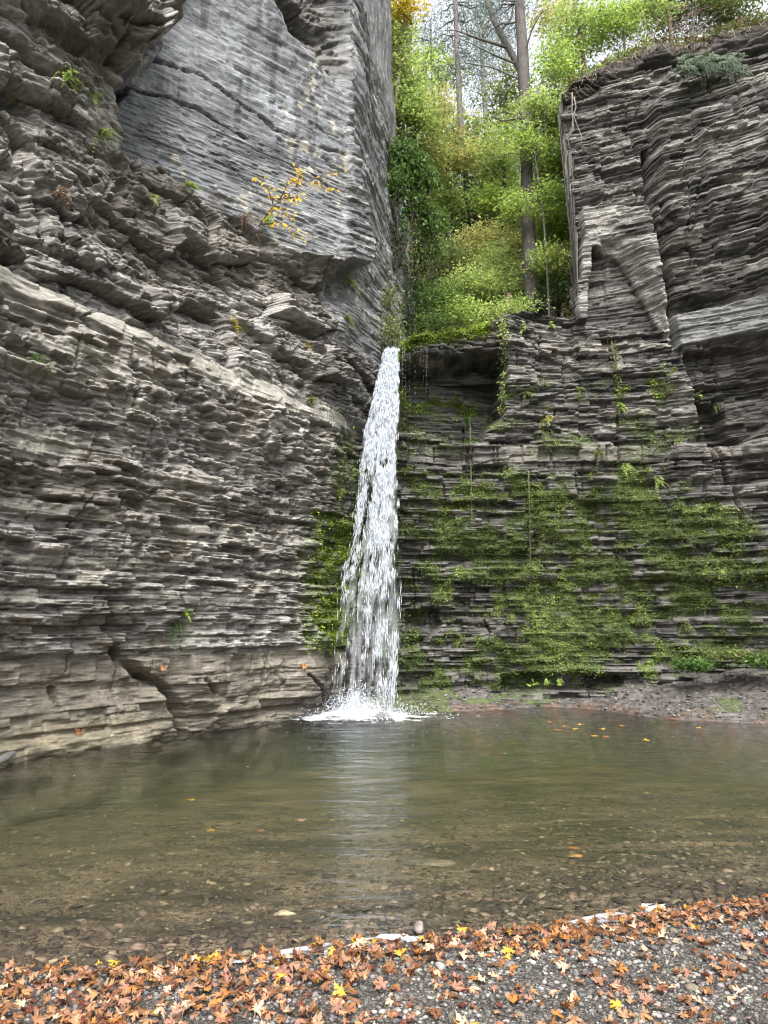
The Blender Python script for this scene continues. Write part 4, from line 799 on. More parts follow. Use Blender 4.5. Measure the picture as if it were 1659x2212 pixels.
# trees with trunks seen in the photo
tree('hemlock_tree', 'big straight grey conifer trunk standing on the ledge left of the right cliff', [(1152, 668, 18.6), (1143, 560, 18.6), (1138, 380, 18.7), (1134, 200, 18.8), (1122, 0, 18.9), (1115, -150, 19)], .20, .13,
     [(1080, 20, 19.5, (1.2, 1, .9), 40, 40, .10, 'needle'), (1120, -60, 19.2, (1.6, 1.2, .8), 40, 40, .10, 'needle')], c=(.075, .066, .06), extra=[([(1134, 260, 18.8), (1085, 262, 18.4), (1062, 250, 18.2)], .03, .01), ([(1130, 120, 18.8), (1150, 60, 18.5), (1175, 20, 18.2)], .03, .008), ([(1140, 330, 18.7), (1100, 330, 18.2), (1060, 345, 18)], .022, .006)])
tree('leaning_tree', 'grey leaning bare-limbed tree forking over the ravine beside the big trunk', [(1168, 420, 20.0), (1160, 250, 20.0), (1140, 190, 20.0), (1112, 120, 20), (1085, 85, 20), (1066, 50, 20), (1052, 0, 20), (1045, -80, 20)], .13, .085,
     [], c=(.15, .14, .125), extra=[([(1105, 112, 20), (1060, 92, 19.8), (1020, 78, 19.6), (985, 65, 19.5), (960, 66, 19.4)], .05, .01), ([(1050, 90, 19.8), (1000, 72, 19.6), (992, 40, 19.5)], .03, .008), ([(1130, 150, 20), (1070, 120, 19.6), (1020, 95, 19.3), (985, 80, 19.2)], .04, .008), ([(1120, 160, 20), (1060, 145, 20), (1000, 135, 20), (958, 145, 20)], .03, .006), ([(1085, 85, 20), (1105, 40, 20), (1110, 0, 20)], .045, .02), ([(1010, 76, 19.6), (1000, 20, 19.4), (1010, -10, 19.3)], .025, .008)])
tree('slender_tree', 'slim grey trunk leaning slightly left in the middle of the ravine woodland', [(1022, 500, 24), (1012, 430, 24), (1002, 350, 24), (992, 210, 24), (986, 80, 24), (982, -60, 24)], .14, .07,
     [(990, 60, 25, (1.4, 1.2, 1.6), 44, 45, .14, 'needle'), (1010, 150, 24.5, (1.0, 1, .9), 20, 40, .14, 'needle')], c=(.10, .09, .085))
tree('pale_tree', 'faint pale slender trunk far back between the two bigger grey trunks', [(1072, 480, 29), (1055, 330, 29), (1045, 200, 29), (1038, 60, 29)], .15, .08, [(1040, 170, 29.5, (1.5, 1.2, 2.0), 40, 45, .17, 'needle'), (1045, 30, 29, (1.8, 1.2, 1.6), 40, 45, .17, 'needle')], c=(.17, .155, .14))
tree('birch_tree', 'thin pale birch trunk with yellow leaves close to the left cliff edge', [(838, 420, 20.5), (842, 300, 20.5), (862, 160, 20.5), (880, 60, 20.5), (890, -60, 20.5)], .07, .05,
     [(868, 12, 20, (.5, .5, .4), 22, 30, .12, 'yellow'), (850, 90, 20.4, (.5, .5, .6), 20, 30, .11, 'yg')], c=(.26, .235, .20))
tree('maple_tree', 'yellow green maple filling the ravine next to the left cliff edge', [(880, 560, 21.5), (885, 400, 21.5), (895, 260, 21.5), (900, 150, 21.5)], .08, .04,
     [(865, 175, 21, (.75, .8, 1.0), 60, 46, .11, 'yg'), (890, 250, 21, (.8, .8, .9), 60, 46, .11, 'yg'), (940, 230, 22, (.6, .6, .7), 26, 40, .11, 'autumn'), (860, 60, 21, (.5, .6, .6), 26, 40, .11, 'yg'), (930, 330, 22, (.7, .7, .6), 34, 40, .11, 'autumn')])
tree('young_maple', 'orange tinged young maple in the middle of the ravine', [(975, 560, 23), (968, 430, 23), (960, 330, 23)], .06, .03,
     [(985, 330, 23, (.9, .8, .7), 48, 42, .12, 'autumn'), (1050, 300, 25, (1.0, .8, 1.0), 44, 42, .12, 'yg'), (960, 420, 23, (.7, .7, .7), 36, 42, .12, 'yg'), (1065, 400, 24, (1, .8, .8), 50, 42, .12, 'yg')])
tree('bright_maple', 'bright lime green maple against the left edge of the right cliff', [(1205, 640, 19.5), (1200, 500, 19.5), (1190, 330, 19.5), (1180, 180, 19.5)], .055, .03,
     [(1192, 240, 19.5, (.55, .6, .8), 66, 46, .10, 'lime'), (1195, 360, 19.4, (.5, .5, .8), 66, 46, .10, 'lime'), (1200, 480, 19.3, (.45, .5, .7), 52, 46, .10, 'lime'), (1130, 430, 20.5, (.6, .5, .5), 26, 40, .10, 'lime'), (1180, 570, 19.6, (.5, .4, .5), 30, 40, .09, 'yg'), (1110, 250, 20.5, (.5, .5, .4), 16, 40, .1, 'yg')])
tree('cliff_top_tree', 'reddish grey slim trunk rising from the top left of the right cliff', [(1262, 140, 19.0), (1252, 60, 19), (1240, 0, 19), (1232, -70, 19)], .06, .045,
     [(1215, 120, 19.2, (.6, .6, .7), 50, 44, .09, 'lime'), (1260, 50, 19.2, (.9, .7, .7), 60, 44, .09, 'yg'), (1190, 30, 20.5, (.6, .6, .5), 24, 40, .1, 'autumn')], c=(.15, .11, .09), limbs=14, Yb=at(1262, 150, 19)[2])
tree('rim_sapling', 'thin sapling with lime leaves on the middle of the right cliff top', [(1350, 110, 18.6), (1345, 40, 18.6), (1335, -60, 18.6)], .03, .02,
     [(1330, 50, 18.6, (.8, .6, .6), 56, 44, .085, 'lime'), (1390, 20, 18.8, (.8, .6, .6), 50, 44, .085, 'yg')], group=None, Yb=at(1350, 120, 18.6)[2])
tree('rim_tree', 'olive green tree with a reddish trunk at the upper right on the cliff top', [(1450, 80, 19), (1440, 10, 19), (1432, -60, 19)], .06, .05,
     [(1470, 20, 19.5, (1.2, .8, .7), 60, 44, .09, 'olive'), (1580, 10, 19, (1.2, .8, .6), 60, 44, .09, 'olive'), (1520, -30, 19, (1.5, .8, .5), 50, 44, .09, 'yg')], c=(.16, .10, .08), group=None, Yb=at(1450, 95, 19)[2])
for dx, dy, Y, lab in [(1490, 40, 18.4, 'bare grey leafless twiggy sapling at the upper right on the cliff top'), (1395, 70, 18.2, 'leafless thin brown sapling leaning over the right cliff top')]:
    p = at(dx, dy + 50, Y); root = empty('bare_sapling', p, lab, 'sapling'); mb = MB()
    for j in range(16): b = p + rand_dirs(1, .6)[0] * np.array([.7, .5, .5]) + np.array([0, 0, .45]); limb(mb, p, b, .016, .004, .05, 4, (.20, .18, .16), j); limb(mb, p, b + rand_dirs(1)[0] * .3, .008, .003, 0, 4, (.20, .18, .16), j + 40)
    mb.build('branches', M_BARK, root, True)
tree('ravine_tree', 'light olive green tree in the gap between the slim trunk and the big trunk', [(1085, 560, 23), (1090, 400, 23), (1092, 250, 23), (1095, 120, 23)], .07, .03,
     [(1085, 330, 22.5, (.9, .8, .9), 46, 40, .11, 'yg'), (1100, 200, 23, (.9, .8, .9), 40, 40, .11, 'olive'), (1085, 90, 23.5, (1, .8, .9), 34, 40, .12, 'needle'), (1060, 430, 22.5, (.7, .6, .5), 36, 40, .10, 'lime')], c=(.09, .08, .07))
tree('thin_maple', 'thin maple with sparse yellow green sprays left of the slim trunk', [(945, 560, 25), (940, 420, 25), (935, 250, 25), (930, 60, 25)], .06, .03,
     [(945, 150, 25, (1.1, .8, 1.0), 44, 40, .12, 'yg'), (920, 60, 25, (1.2, .8, .9), 34, 40, .12, 'needle'), (960, 270, 25, (1, .8, .8), 40, 40, .12, 'autumn'), (930, 400, 24, (.9, .8, .8), 44, 40, .11, 'yg')], c=(.09, .08, .07))
tree('front_maple', 'small lime green maple spraying leaves in front of the big trunk', [(1185, 650, 18.0), (1175, 480, 18.0), (1155, 330, 18.0)], .035, .02,
     [(1140, 300, 18.0, (.35, .3, .45), 20, 40, .085, 'lime'), (1165, 220, 18.0, (.4, .3, .4), 24, 40, .085, 'yg'), (1120, 440, 18.0, (.3, .3, .25), 14, 40, .08, 'lime'), (1190, 420, 18.1, (.35, .3, .5), 28, 40, .085, 'lime'), (1180, 550, 18.1, (.3, .3, .4), 24, 40, .08, 'yg'), (1205, 130, 18.4, (.45, .4, .5), 26, 40, .085, 'lime')], c=(.09, .08, .07))
# shrubs
def shrub(label, spots, stem=True, name='shrub', group='shrubs on the ravine slope', zb=None, **kw):
    c0 = at(*spots[0][:3]); g = hill_z(c0[0], c0[1]) if zb is None else zb; root = empty(name, (c0[0], c0[1], g), label, 'shrub', group); mbc = MB(); mbb = MB()
    for (dx, dy, Y, rad, ncl, per, size, p) in spots:
        cc = crown(mbc, at(dx, dy, Y), rad, ncl, per, size, p, **kw)
        for j, tp in enumerate(cc[:10]): limb(mbb, (c0[0], c0[1], g), tp, .018, .004, .05, 4, (.09, .075, .06), j)
    mbc.build('foliage', M_LEAF, root); mbb.build('stems', M_BARK, root, True)
shrub('bright green layered shrub right above the notch of the waterfall', [(950, 640, 18.6, (.55, .5, .55), 44, 44, .075, 'green'), (930, 690, 18.2, (.4, .4, .25), 24, 40, .07, 'green')])
shrub('yellow green spreading shrub in the middle of the ledge', [(1010, 610, 19.2, (.7, .5, .4), 50, 44, .08, 'yg'), (1000, 670, 18.4, (.6, .4, .3), 36, 44, .07, 'lime')])
shrub('leafy green shrub left of the big trunk base', [(1075, 620, 19.6, (.6, .5, .6), 52, 44, .08, 'yg'), (1065, 560, 20, (.6, .5, .4), 36, 44, .08, 'yg')])
shrub('yellow tinged bush at mid slope behind the ledge', [(1050, 515, 21, (.9, .6, .45), 56, 44, .09, 'autumn'), (1110, 530, 20.5, (.4, .4, .4), 24, 44, .09, 'autumn')])
shrub('dull green bush on the slope left of centre', [(960, 555, 20.5, (.8, .6, .55), 60, 44, .08, 'olive'), (930, 480, 21.5, (.6, .6, .5), 34, 44, .09, 'green')])
shrub('dark green low evergreen bush right of the big trunk', [(1195, 650, 18.4, (.3, .3, .35), 34, 44, .06, 'dark'), (1210, 610, 18.6, (.3, .3, .4), 24, 40, .08, 'green')])
shrub('dark evergreen bush in the shade behind the big trunk base', [(1110, 640, 20.5, (1.2, .6, .5), 50, 44, .07, 'dark')])
shrub('deep green bush on the slope beneath the slim trunk', [(1000, 500, 24, (1.3, .8, .5), 60, 44, .09, 'dark'), (1090, 470, 24, (1.2, .8, .5), 50, 44, .09, 'olive')])
# the wood behind reads as one mass
mb = MB()
for k in range(380):
    x = rng.uniform(-6, 16); y = rng.uniform(25, 44); g = hill_z(x, y); hh = rng.uniform(.3, 8.5) * (1 if y > 30 else .7)
    if hh > 5.5 and rng.random() < .4: continue
    crown(mb, (x, y, g + hh), (1.3, 1.0, .8), 7, 34, .24, rng.choice(['yg', 'olive', 'needle', 'autumn', 'needle', 'dark', 'lime']), clr=.42)
for k in range(60):
    x = rng.uniform(-6, 16); y = rng.uniform(26, 44); g = hill_z(x, y); lx = rng.normal() * .5
    mb.tube([(x, y, g - .3), (x + lx * .5, y, g + 4), (x + lx, y, g + 9)], [.14, .11, .05], 6, (.12, .11, .10))
tag(mb.build('woodland', M_LEAF), 'hazy mixed woodland on the slope far behind the ravine trees', 'woodland', None, 'stuff')
mb = MB(); n = 9000; x = rng.uniform(-3, 9, n); y = 17.2 + rng.random(n) ** 1.4 * 8; P = np.stack([x, y, hill_z(x, y) + .05 + .25 * rng.random(n) ** 2], -1)
mb.leaves(P, .07 + .05 * rng.random(n), .05, rand_dirs(n, .5), unit(np.array([0, -.3, 1.]) + rng.normal(size=(n, 3)) * .4), pal('green', n) * .8 + pal('dark', n) * .3); tag(mb.build('undergrowth', M_LEAF), 'low green undergrowth and ground ivy covering the ravine slope', 'undergrowth', None, 'stuff')
shrub('small lime shrub growing round the broken stump on the ledge', [(1088, 668, 17.2, (.28, .2, .16), 20, 40, .06, 'yg'), (1120, 655, 17.4, (.2, .2, .2), 14, 40, .06, 'lime')])
# stump on the ledge
p = at(1098, 668, 17.6); root = empty('tree_stump', p, 'reddish broken stump standing on the ledge left of the big trunk', 'stump'); mb = MB(); q = at(1098, 634, 17.6); mb.tube([p - [0, 0, .2], p, (p + q) / 2, q], [.09, .075, .07, .06], 9, (.05, .03, .022), .35); mb.build('trunk', M_BARK, root, True)
mb = MB(); p = at(1152, 668, 18.4)
for j in range(9): a = j * .7; mb.tube([p + [math.cos(a) * .12, math.sin(a) * .12, .10], p + [math.cos(a) * .30, math.sin(a) * .3 - .1, -.02], p + [math.cos(a) * (.45 + .3 * random.random()), math.sin(a) * .45 - .25, -.10 - .15 * random.random()]], [.05, .035, .012], 6, (.10, .08, .07), .2)
tag(mb.build_at('exposed_roots', M_BARK, p, True), 'tangle of exposed roots spreading from the big trunk on the ledge', 'roots')
# ------------------------------------------------------------------ rock-wall plants
def vine(name, label, cat, mbfill, group=None):
    mb, loc, mat = mbfill; return tag(mb.build_at(name, mat, loc), label, cat, group)
def ivy(label, spots, p, size):
    c = at(*spots[0][:3]); root = empty('ivy', c, label, 'ivy'); mb = MB(); mbs = MB()
    for dx, dy, Y, rad, ncl, per in spots:
        cc = crown(mb, at(dx, dy, Y), rad, ncl, per, size, p, .8, .16, .75, .8)
        for j in range(0, len(cc), 5): limb(mbs, cc[j], cc[j] - [0, 0, .9], .012, .004, 0, 4, (.06, .045, .035), j)
    mb.build('foliage', M_LEAF, root); mbs.build('stems', M_BARK, root)
ivy('dense dark green ivy mound hanging over the gorge wall right of the left cliff edge', [(868, 325, 17.6, (.30, .3, .22), 26, 34), (895, 350, 17.6, (.30, .3, .25), 26, 34), (915, 385, 17.7, (.25, .3, .18), 20, 30), (862, 385, 17.5, (.25, .3, .45), 26, 30), (890, 430, 17.8, (.22, .3, .35), 20, 30), (925, 465, 18, (.2, .3, .3), 16, 30), (935, 520, 18.2, (.13, .2, .4), 12, 26)], 'green', .085)
ivy('dark ivy strands trailing down the shaded gorge wall', [(855, 520, 17.6, (.10, .1, .8), 16, 26), (905, 560, 18.3, (.15, .2, .7), 16, 24), (890, 650, 17.8, (.1, .1, .5), 10, 20)], 'dark', .06)
ivy('yellowing grass and creepers on the gorge wall just above the notch', [(842, 650, 16.3, (.07, .1, .5), 18, 26), (848, 715, 15.9, (.09, .1, .35), 16, 30)], 'olive', .05)
def strand(label, pts, p, n, size, spread=.05, name='hanging_vine', cat='vine'):
    P = np.array([BW.hit(dx, dy, True)[2] for dx, dy in pts]); P[:, 1] -= .10; root = empty(name, P[0], label, cat); mb = MB(); mb.tube(P, [.012] * len(P), 5, (.10, .08, .05)); mb.build('stem', M_BARK, root)
    t = rng.random(n) * (len(P) - 1); k = np.minimum(t.astype(int), len(P) - 2); f = (t - k)[:, None]; Q = P[k] * (1 - f) + P[k + 1] * f + rng.normal(size=(n, 3)) * np.array([spread, .05, .05]); Q[:, 1] -= .03
    mb = MB(); mb.leaves(Q, size * (.6 + .8 * rng.random(n)), size * .5, unit(rand_dirs(n) + np.array([0, -.4, -.8])), unit(rand_dirs(n, .5) + np.array([0, -1., .5])), pal(p, n)); mb.build('foliage', M_LEAF, root)
strand('long leafy vine hanging from the right end of the mossy ledge', [(1082, 690), (1086, 730), (1088, 790), (1086, 850), (1084, 900)], 'yg', 420, .06, .06)
strand('grassy yellow green strand down the wall under the right cliff corner', [(1318, 740), (1328, 800), (1332, 850), (1330, 905)], 'olive', 260, .06, .05)
strand('thin creeper hanging down the mossy wall above its left half', [(1014, 900), (1016, 1010), (1018, 1120), (1020, 1200)], 'green', 240, .05, .05)
strand('thin mossy creeper hanging down the middle of the mossy wall', [(1140, 1020), (1142, 1120), (1144, 1220), (1150, 1300)], 'green', 240, .05, .05)
# plants sticking out of ledges
def fern(label, P, nf, ln, p, droop=.6, cat='fern', name='fern', out=(0, -1, .3), size=.05, grass=False, brown=False, group=None):
    P = np.array(P, float); root = empty(name, P, label, cat, group); mb = MB(); out = unit(np.array(out, float))
    for j in range(nf):
        d = unit(out + rng.normal(size=3) * .55); l = ln * (.6 + .6 * rng.random()); t = np.linspace(0, 1, 10)[:, None]; C_ = P + d * l * t + np.array([0, 0, -1.]) * droop * l * t * t + rng.normal(size=3) * .03
        tg = unit(np.gradient(C_, axis=0)); s_d = unit(np.cross(tg, np.array([0, 0, 1.]) + rng.normal(size=3) * .2))
        if grass: mb.leaves((C_[:-1] + C_[1:]) / 2, l * .16, .008, tg[:-1], np.cross(s_d, tg)[:-1], pal(p, 9))
        else:
            for sgn in (-1, 1): mb.leaves(C_[1:] + sgn * s_d[1:] * size * .45 * (1.1 - t[1:]), size * (1.25 - t[1:, 0]), size * .35, sgn * s_d[1:] + tg[1:] * .5, np.cross(s_d, tg)[1:], pal(p, 9))
    mb.build('fronds', M_LEAF, root)
def LP_(dx, dy, o=.03): p = LW.hit(dx, dy, True)[2].copy(); p[:2] += LW.n * o; return p
LO = (LW.n[0], LW.n[1], .25)
fern('yellow green fern tuft hanging from a crack high on the left cliff', LP_(215, 290), 16, .32, 'yg', .7, out=LO)
fern('brown withered tuft below the yellow green fern on the left cliff', LP_(128, 420), 14, .25, 'brown', .9, 'tuft', 'dry_tuft', LO)
fern('small lime sprig of leaves at the upper left of the cliff', LP_(140, 165), 9, .3, 'lime', .9, 'plant', 'rock_plant', LO, .06)
fern('yellow sprig hanging beneath the upper left overhang', LP_(148, 185), 6, .14, 'lime', .6, 'plant', 'rock_plant', LO, .05)
fern('tiny lime sprig at the far left under the overhang', LP_(30, 226), 5, .12, 'lime', .5, 'plant', 'rock_plant', LO, .05)
fern('lime sprig on the crumbly rib left of the smooth face', LP_(200, 215), 5, .15, 'lime', .5, 'plant', 'rock_plant', LO, .05)
fern('yellow green leafy plant on the ledge below the smooth face', LP_(408, 405), 10, .2, 'yg', .6, 'plant', 'rock_plant', LO, .06)
fern('yellowing small fern left of the leafy ledge plant', LP_(325, 430), 10, .18, 'autumn', .7, out=LO)
fern('brown dry grass clump on the ledge below the smooth face', LP_(460, 430), 22, .32, 'brown', 1.2, 'tuft', 'dry_tuft', LO, grass=True)
fern('big mat of brown dead roots at the base of the yellow sapling', LP_(525, 475), 60, .45, 'brown', 1.2, 'root mat', 'root_mat', LO, grass=True)
fern('green leafy clump at the foot of the yellow sapling', LP_(565, 485, .12), 18, .25, 'lime', .5, 'plant', 'rock_plant', LO, .05)
fern('rusty autumn fern column left of the gorge corner, top one', LP_(748, 610), 22, .3, 'autumn', .9, out=LO)
fern('olive hanging fern beneath the rusty fern by the gorge corner', LP_(745, 690), 22, .32, 'olive', 1.0, out=LO)
fern('olive fern clump on the ledge left of the fall top', LP_(668, 868), 20, .22, 'olive', .7, out=LO)
fern('green grass tuft growing on the low ledge of the left cliff', LP_(378, 1345, .0), 46, .34, 'green', .9, 'grass tuft', 'grass_tuft', LO, grass=True)
fern('small leafy plant in the middle of the low ledge grass', LP_(395, 1325), 9, .2, 'lime', .4, 'plant', 'rock_plant', LO, .06)
fern('pale dry grass hanging below the low ledge tuft', LP_(368, 1368), 22, .3, 'grey', 1.2, 'grass tuft', 'grass_tuft', LO, grass=True)
for dx, dy, lab in [(290, 880, 'thin grey hanging stems near the pale band of the left cliff'), (70, 770, 'tiny green tuft on the far left of the left cliff'), (120, 520, 'wispy grey dry weeds in the vertical crack at far left'), (505, 700, 'small yellow leafed sprig under the pale band middle'), (660, 745, 'yellow sprig close under the overhang by the corner')]:
    fern(lab, LP_(dx, dy), 8, .22, 'yellow' if 'yellow' in lab else ('grey' if 'grey' in lab else 'green'), .9, 'plant', 'rock_plant', LO, .04, grass='grey' in lab)
BO = (0, -1, .3)
def BP(dx, dy, o=.03): p = BW.hit(dx, dy, True)[2].copy(); p[1] -= o; return p
for dx, dy, nf, ln, pl_, lab in [(1182, 905, 16, .22, 'autumn', 'yellow brown fern on the ledge block under the middle of the right wall'), (1290, 975, 22, .3, 'olive', 'olive fern trailing along the pale block course'), (1350, 1010, 26, .35, 'yg', 'largest yellow green fern drape below the pale block course'), (1060, 905, 16, .25, 'green', 'green fern under the dark alcove, right corner'),
        (1010, 905, 14, .25, 'green', 'green fern under the dark alcove, middle'), (1250, 840, 12, .2, 'olive', 'olive fern halfway up the wall below the pillar'), (1140, 850, 12, .22, 'olive', 'olive fern right of the long hanging vine'), (1190, 705, 10, .18, 'yg', 'yellow green tuft on the rim right of the vine'), (1130, 705, 10, .18, 'yg', 'small yellow green tuft right beside the vine top'),
        (1340, 880, 12, .2, 'lime', 'lime leafed plant at the end of the grassy strand'), (1508, 855, 5, .12, 'lime', 'single lime leaf sprig in the dark crack'), (1550, 880, 9, .18, 'olive', 'olive tuft on the ledge in the dark recess'), (1420, 1040, 18, .3, 'yg', 'yellow green fern drape at right of the mossy wall top'), (1600, 1160, 12, .25, 'green', 'green plant near the right end of the mossy wall'), (1480, 1350, 16, .3, 'olive', 'brownish olive fern low on the right of the mossy wall')]:
    fern(lab, BP(dx, dy), nf, ln, pl_, .8, out=BO)
# yellow sapling on the left ledge
b0 = LP_(560, 488, .10); Y0 = b0[1]; root = empty('yellow_sapling', b0, 'slender sapling with bright yellow leaves growing from the left cliff ledge', 'sapling'); mbs = MB(); mbl = MB()
for pts in [[(560, 488), (590, 445), (640, 405), (700, 375), (740, 367)], [(590, 440), (580, 410), (555, 380)], [(600, 430), (640, 425), (655, 430)], [(575, 465), (600, 450), (635, 470)], [(565, 485), (600, 480), (640, 495), (665, 512)], [(640, 405), (650, 375), (640, 362)], [(670, 388), (700, 405), (725, 410)], [(600, 440), (620, 400), (650, 385)]]:
    P = np.array([at(dx, dy, Y0 - .25 - .02 * i) for i, (dx, dy) in enumerate(pts)]); P[0] = P[0] * .5 + (at(*pts[0], Y0 - .12)) * .5; mbs.tube(P, np.linspace(.013, .004, len(P)), 5, (.12, .09, .06))
    d = np.linspace(.25, len(P) - 1, 23); Q = np.stack([np.interp(d, np.arange(len(P)), P[:, k]) for k in range(3)], -1); sd = np.where(np.arange(23) % 2, 1, -1)[:, None]; tg = unit(np.gradient(Q, axis=0)); nn = np.cross(tg, np.array([0, -1., .2])); D = unit(sd * nn * .8 + tg * .5 + np.array([0, -.2, -.5]) + rng.normal(size=(23, 3)) * .45); n = 23
    mbl.leaves(Q + D * .05 + rng.normal(size=(n, 3)) * .03, .06 + .05 * rng.random(n), .04, D, unit(np.array([0, -.8, .7]) + rng.normal(size=(n, 3)) * .4), np.array([.62, .40, .03]) * (.8 + .4 * rng.random((n, 1))))
mbs.build('stems', M_BARK, root); mbl.build('leaves', M_LEAF, root)
# rim of the right cliff: soil fringe, roots, fern cushion
mb = MB(); p0 = at(1300, 150, 16.8)
for k in range(190):
    dx = rng.uniform(1232, 1500) if k < 140 else rng.uniform(1500, 1659); x = at(dx, 120, 16.6)[0]; zt = np.interp(x, high[:, 0], high[:, 1]); y = YB - np.interp(x, x_, DB[np.searchsorted(zr, zt) - 8]) - .05
    a = np.array([x, y + .1, zt + .02]); l = .2 + .55 * rng.random() ** 2; d = np.array([rng.normal() * .5 - .2, -.45, -.5]); b_ = a + unit(d) * l; limb(mb, a, b_, .009, .002, .12, 4, np.array([.20, .17, .14]) * (.5 + rng.random()), k)
    if k % 3 == 0: limb(mb, (a + b_) / 2, b_ + np.array([rng.normal() * .15, -.05, -.15]), .005, .002, 0, 4, (.17, .15, .12), k)
for j, (a_, b_) in enumerate([((1236, 200, 16.85), (1232, 330, 16.5)), ((1240, 210, 16.8), (1258, 320, 16.45)), ((1237, 260, 16.8), (1222, 380, 16.6))]): limb(mb, at(*a_), at(*b_), .016, .005, .03, 4, (.2, .17, .14), j)
tag(mb.build_at('dangling_roots', M_BARK, p0), 'pale bare roots and twigs dangling over the rim of the right cliff', 'roots')
mb = MB(); n = 9000; dx = rng.uniform(1232, 1690, n); x = at(1232, 120, 16.9)[0] + (at(1690, 60, 15.8)[0] - at(1232, 120, 16.9)[0]) * (dx - 1232) / 458; zt = np.interp(x, high[:, 0], high[:, 1]); yf = YB - np.interp(x, x_, DB[-20]); bk = rng.random(n) ** 1.5 * 1.6
P = np.stack([x, yf + .1 + bk, zt + .06 + .28 * bk + .30 * rng.random(n) ** 2], -1); k = rng.random(n) < .55
cc = np.where(k[:, None], pal('olive', n), pal('brown', n)); cc = np.where((rng.random(n) < .3)[:, None] & (dx < 1430)[:, None], pal('lime', n), cc)
mb.leaves(P, .10 + .10 * rng.random(n), .018 + .03 * rng.random(n), unit(rand_dirs(n) + np.array([0, -.3, .2])), rand_dirs(n), cc); tag(mb.build('rim_grass', M_LEAF), 'shaggy grass and dead leaves along the top of the right cliff', 'grass', None, 'stuff')
c0 = at(1535, 165, 15.7); root = empty('fern_cushion', c0, 'grey green cushion of hanging ferns on the upper right cliff face', 'fern'); mb = MB()
for j in range(190):
    P = c0 + np.array([rng.uniform(-.8, .7), rng.uniform(-.25, .05), rng.uniform(-.12, .30)]); d = unit(np.array([rng.normal() * .5, -1, .25 + rng.normal() * .3])); l = rng.uniform(.25, .5); t = np.linspace(0, 1, 12)[:, None]
    C_ = P + d * l * t + np.array([0, 0, -1.]) * .9 * l * t * t; tg = unit(np.gradient(C_, axis=0)); s_d = unit(np.cross(tg, np.array([0, 0, 1.]) + rng.normal(size=3) * .2)); cc = pal('grey' if rng.random() < .75 else 'dark', 11)
    for sgn in (-1, 1): mb.leaves(C_[1:] + sgn * s_d[1:] * .03, .085 * (1.2 - t[1:, 0]), .03, sgn * s_d[1:] + tg[1:] * .4, np.cross(s_d, tg)[1:], cc)
mb.build('fronds', M_LEAF, root)
mb = MB()
for j in range(30): a = c0 + np.array([rng.uniform(-.6, .6), .1, .1]); limb(mb, a, a + np.array([rng.normal() * .2, -.45, -.35]), .008, .002, .1, 4, (.12, .1, .08), j)
mb.build('stems', M_BARK, root)
# plants on the scree at the foot of the right wall
for j, (dx, dy, Y, rx, lab) in enumerate([(1500, 1432, 15.2, .4, 'low leafy green plants at the left end of the scree bank'), (1590, 1412, 14.9, .5, 'lush yellow green plants on the scree bank under the right wall'), (1650, 1425, 14.6, .4, 'green plants on the scree at the right edge')]):
    p = at(dx, dy, Y); root = empty('scree_plant', p, lab, 'plant'); mb = MB(); crown(mb, p + [0, 0, .0], (rx, .35, .07), 46, 22, .06, 'olive' if j == 1 else 'green', .5, .1, .7); mb.build('foliage', M_LEAF, root)
for j, (dx, lab) in enumerate([(1153, 'small weed on the shelf in front of the undercut, left one'), (1180, 'small weed on the shelf in front of the undercut, middle one'), (1210, 'small weed on the shelf in front of the undercut, right one')]):
    p = at(dx, 1478, 15.7); fern(lab, p, 8, .14, 'lime', .3, 'weed', 'weed', (0, -.2, 1), .05)
# ------------------------------------------------------------------ moss tufts
def moss_on(Sg, Zg, Wg, mask, n, size, p, up, lab, nm):
    w_ = mask.ravel() ** 1.5; w_ = w_ / w_.sum(); k_ = 22; nc_ = n // k_; idx = np.repeat(rng.choice(len(w_), nc_, p=w_), k_); n = len(idx); rd = np.repeat(.03 + .075 * rng.random(nc_) ** 2, k_)[:, None]
    off = rng.normal(size=(n, 3)) * rd * np.array([1.1, .35, .85]); P = Wg.reshape(-1, 3)[idx] + off
    P += np.array(up) * np.maximum(0, rd * 1.0 - np.abs(off[:, :1]) * .5) * rng.random((n, 1)); nz = fbm(P[:, 0] * 1.3, P[:, 2] * 1.5, 701, 4)[:, None]
    c = np.repeat(pal(p, nc_) * (.5 + rng.random((nc_, 1))), k_, 0) * (.75 + .5 * rng.random((n, 1))) * np.clip(-.25 + 2.5 * nz, .25, 1.8); mb = MB(); l = size * (.5 + rng.random(n)); mb.leaves(P, l, l * .6, unit(rand_dirs(n, .6) + np.array(up) * .5), unit(rand_dirs(n) * .7 + np.array([0, 0, 1.]) + np.array(up) * .4), c)
    tag(mb.build(nm, M_MOSS), lab, 'moss', None, 'stuff')
PAL['moss'] = [(.15, .20, .05), (.115, .16, .045), (.20, .25, .065), (.07, .10, .032)]; PAL['bright'] = [(.20, .29, .025), (.15, .23, .02), (.25, .33, .03)]
WB = np.stack([SB, YBm, ZB], -1); stepm = np.clip(np.gradient(YBm, axis=0) * 40, 0, 1); mk = np.where(over_B, 0, mossBm) * (.7 + .5 * stepm)
moss_on(SB, ZB, WB, mk * sstep(6.4, 6.0, ZB), 240000, .024, 'moss', (0, -1, .5), 'green moss and liverwort coating the lower back wall', 'moss')
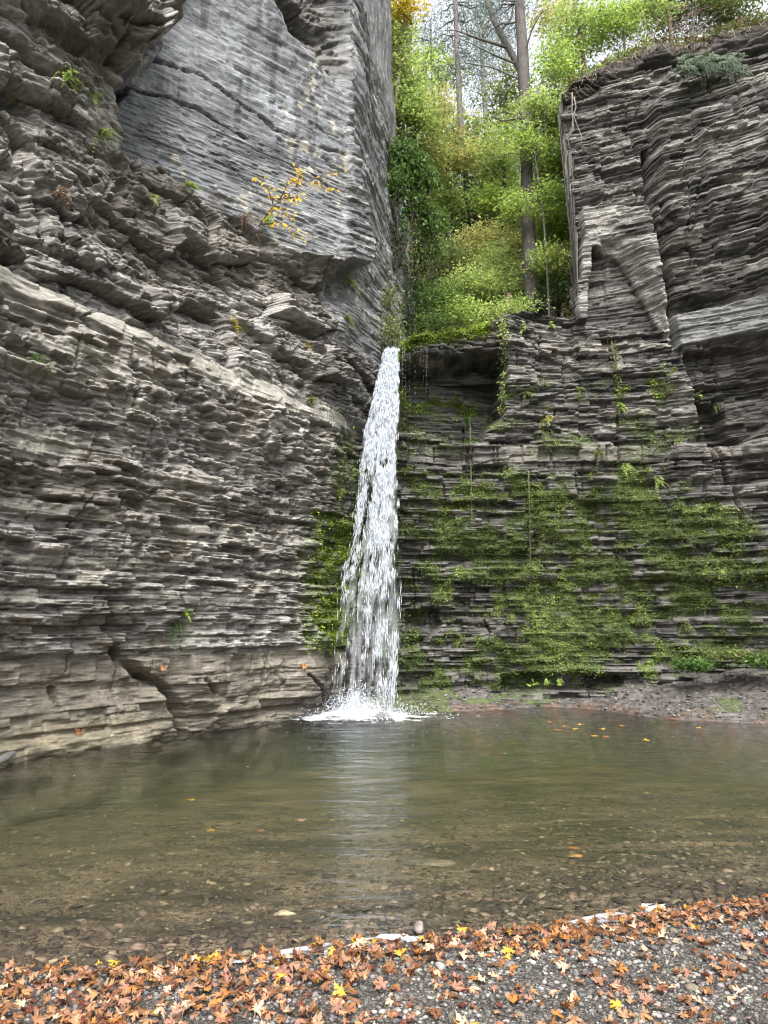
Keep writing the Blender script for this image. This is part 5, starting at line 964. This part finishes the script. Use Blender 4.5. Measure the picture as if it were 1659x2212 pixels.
moss_on(SB, ZB, WB, np.where(over_B, 0, mossBm) * sstep(6.2, 6.6, ZB), 16000, .026, 'bright', (0, -1, .6), 'bright green moss on the overhanging rim right of the fall', 'rim_moss')
moss_on(SL, ZL, LW.world(SL, ZL, DL), CLmoss * sstep(-1, 0, SL), 34000, .028, 'bright', (LW.n[0], LW.n[1], .4), 'bright moss on the wet rock left of the waterfall', 'wall_moss')
# ------------------------------------------------------------------ light
w = bpy.data.worlds.new("World"); scene.world = w; w.use_nodes = True; nt = w.node_tree
bg = nt.nodes['Background']; sky = nt.nodes.new('ShaderNodeTexSky'); sky.sky_type = 'NISHITA'; sky.sun_disc = False
SUN_EL, SUN_AZ = R(52), R(172)
sky.sun_elevation = SUN_EL; sky.sun_rotation = SUN_AZ; sky.dust_density = 4; sky.air_density = 1.0; sky.ozone_density = 1
hs = nt.nodes.new('ShaderNodeHueSaturation'); hs.inputs['Saturation'].default_value = .2
nt.links.new(sky.outputs[0], hs.inputs['Color']); nt.links.new(hs.outputs[0], bg.inputs['Color']); bg.inputs['Strength'].default_value = .15
sun = bpy.data.lights.new('sun', 'SUN'); sun.energy = 1.5; sun.angle = R(35); sun.color = (1, .96, .9)
so = bpy.data.objects.new('sun', sun); COL.objects.link(so)
from mathutils import Vector
sd = Vector((math.sin(SUN_AZ) * math.cos(SUN_EL), math.cos(SUN_AZ) * math.cos(SUN_EL), math.sin(SUN_EL)))
so.rotation_euler = (-sd).to_track_quat('-Z', 'Y').to_euler()
scene.view_settings.view_transform = 'Standard'; scene.view_settings.look = 'None'; scene.view_settings.gamma = 1
scene.view_settings.use_curve_mapping = False; scene.view_settings.exposure = 1.88
cy = scene.cycles
cy.max_bounces = 7; cy.diffuse_bounces = 3; cy.glossy_bounces = 3; cy.transparent_max_bounces = 28; cy.transmission_bounces = 4; cy.volume_bounces = 1
cy.caustics_reflective = False; cy.caustics_refractive = False
cy.use_denoising = True; cy.filter_width = 1.2
cy.use_adaptive_sampling = True; cy.adaptive_threshold = .015
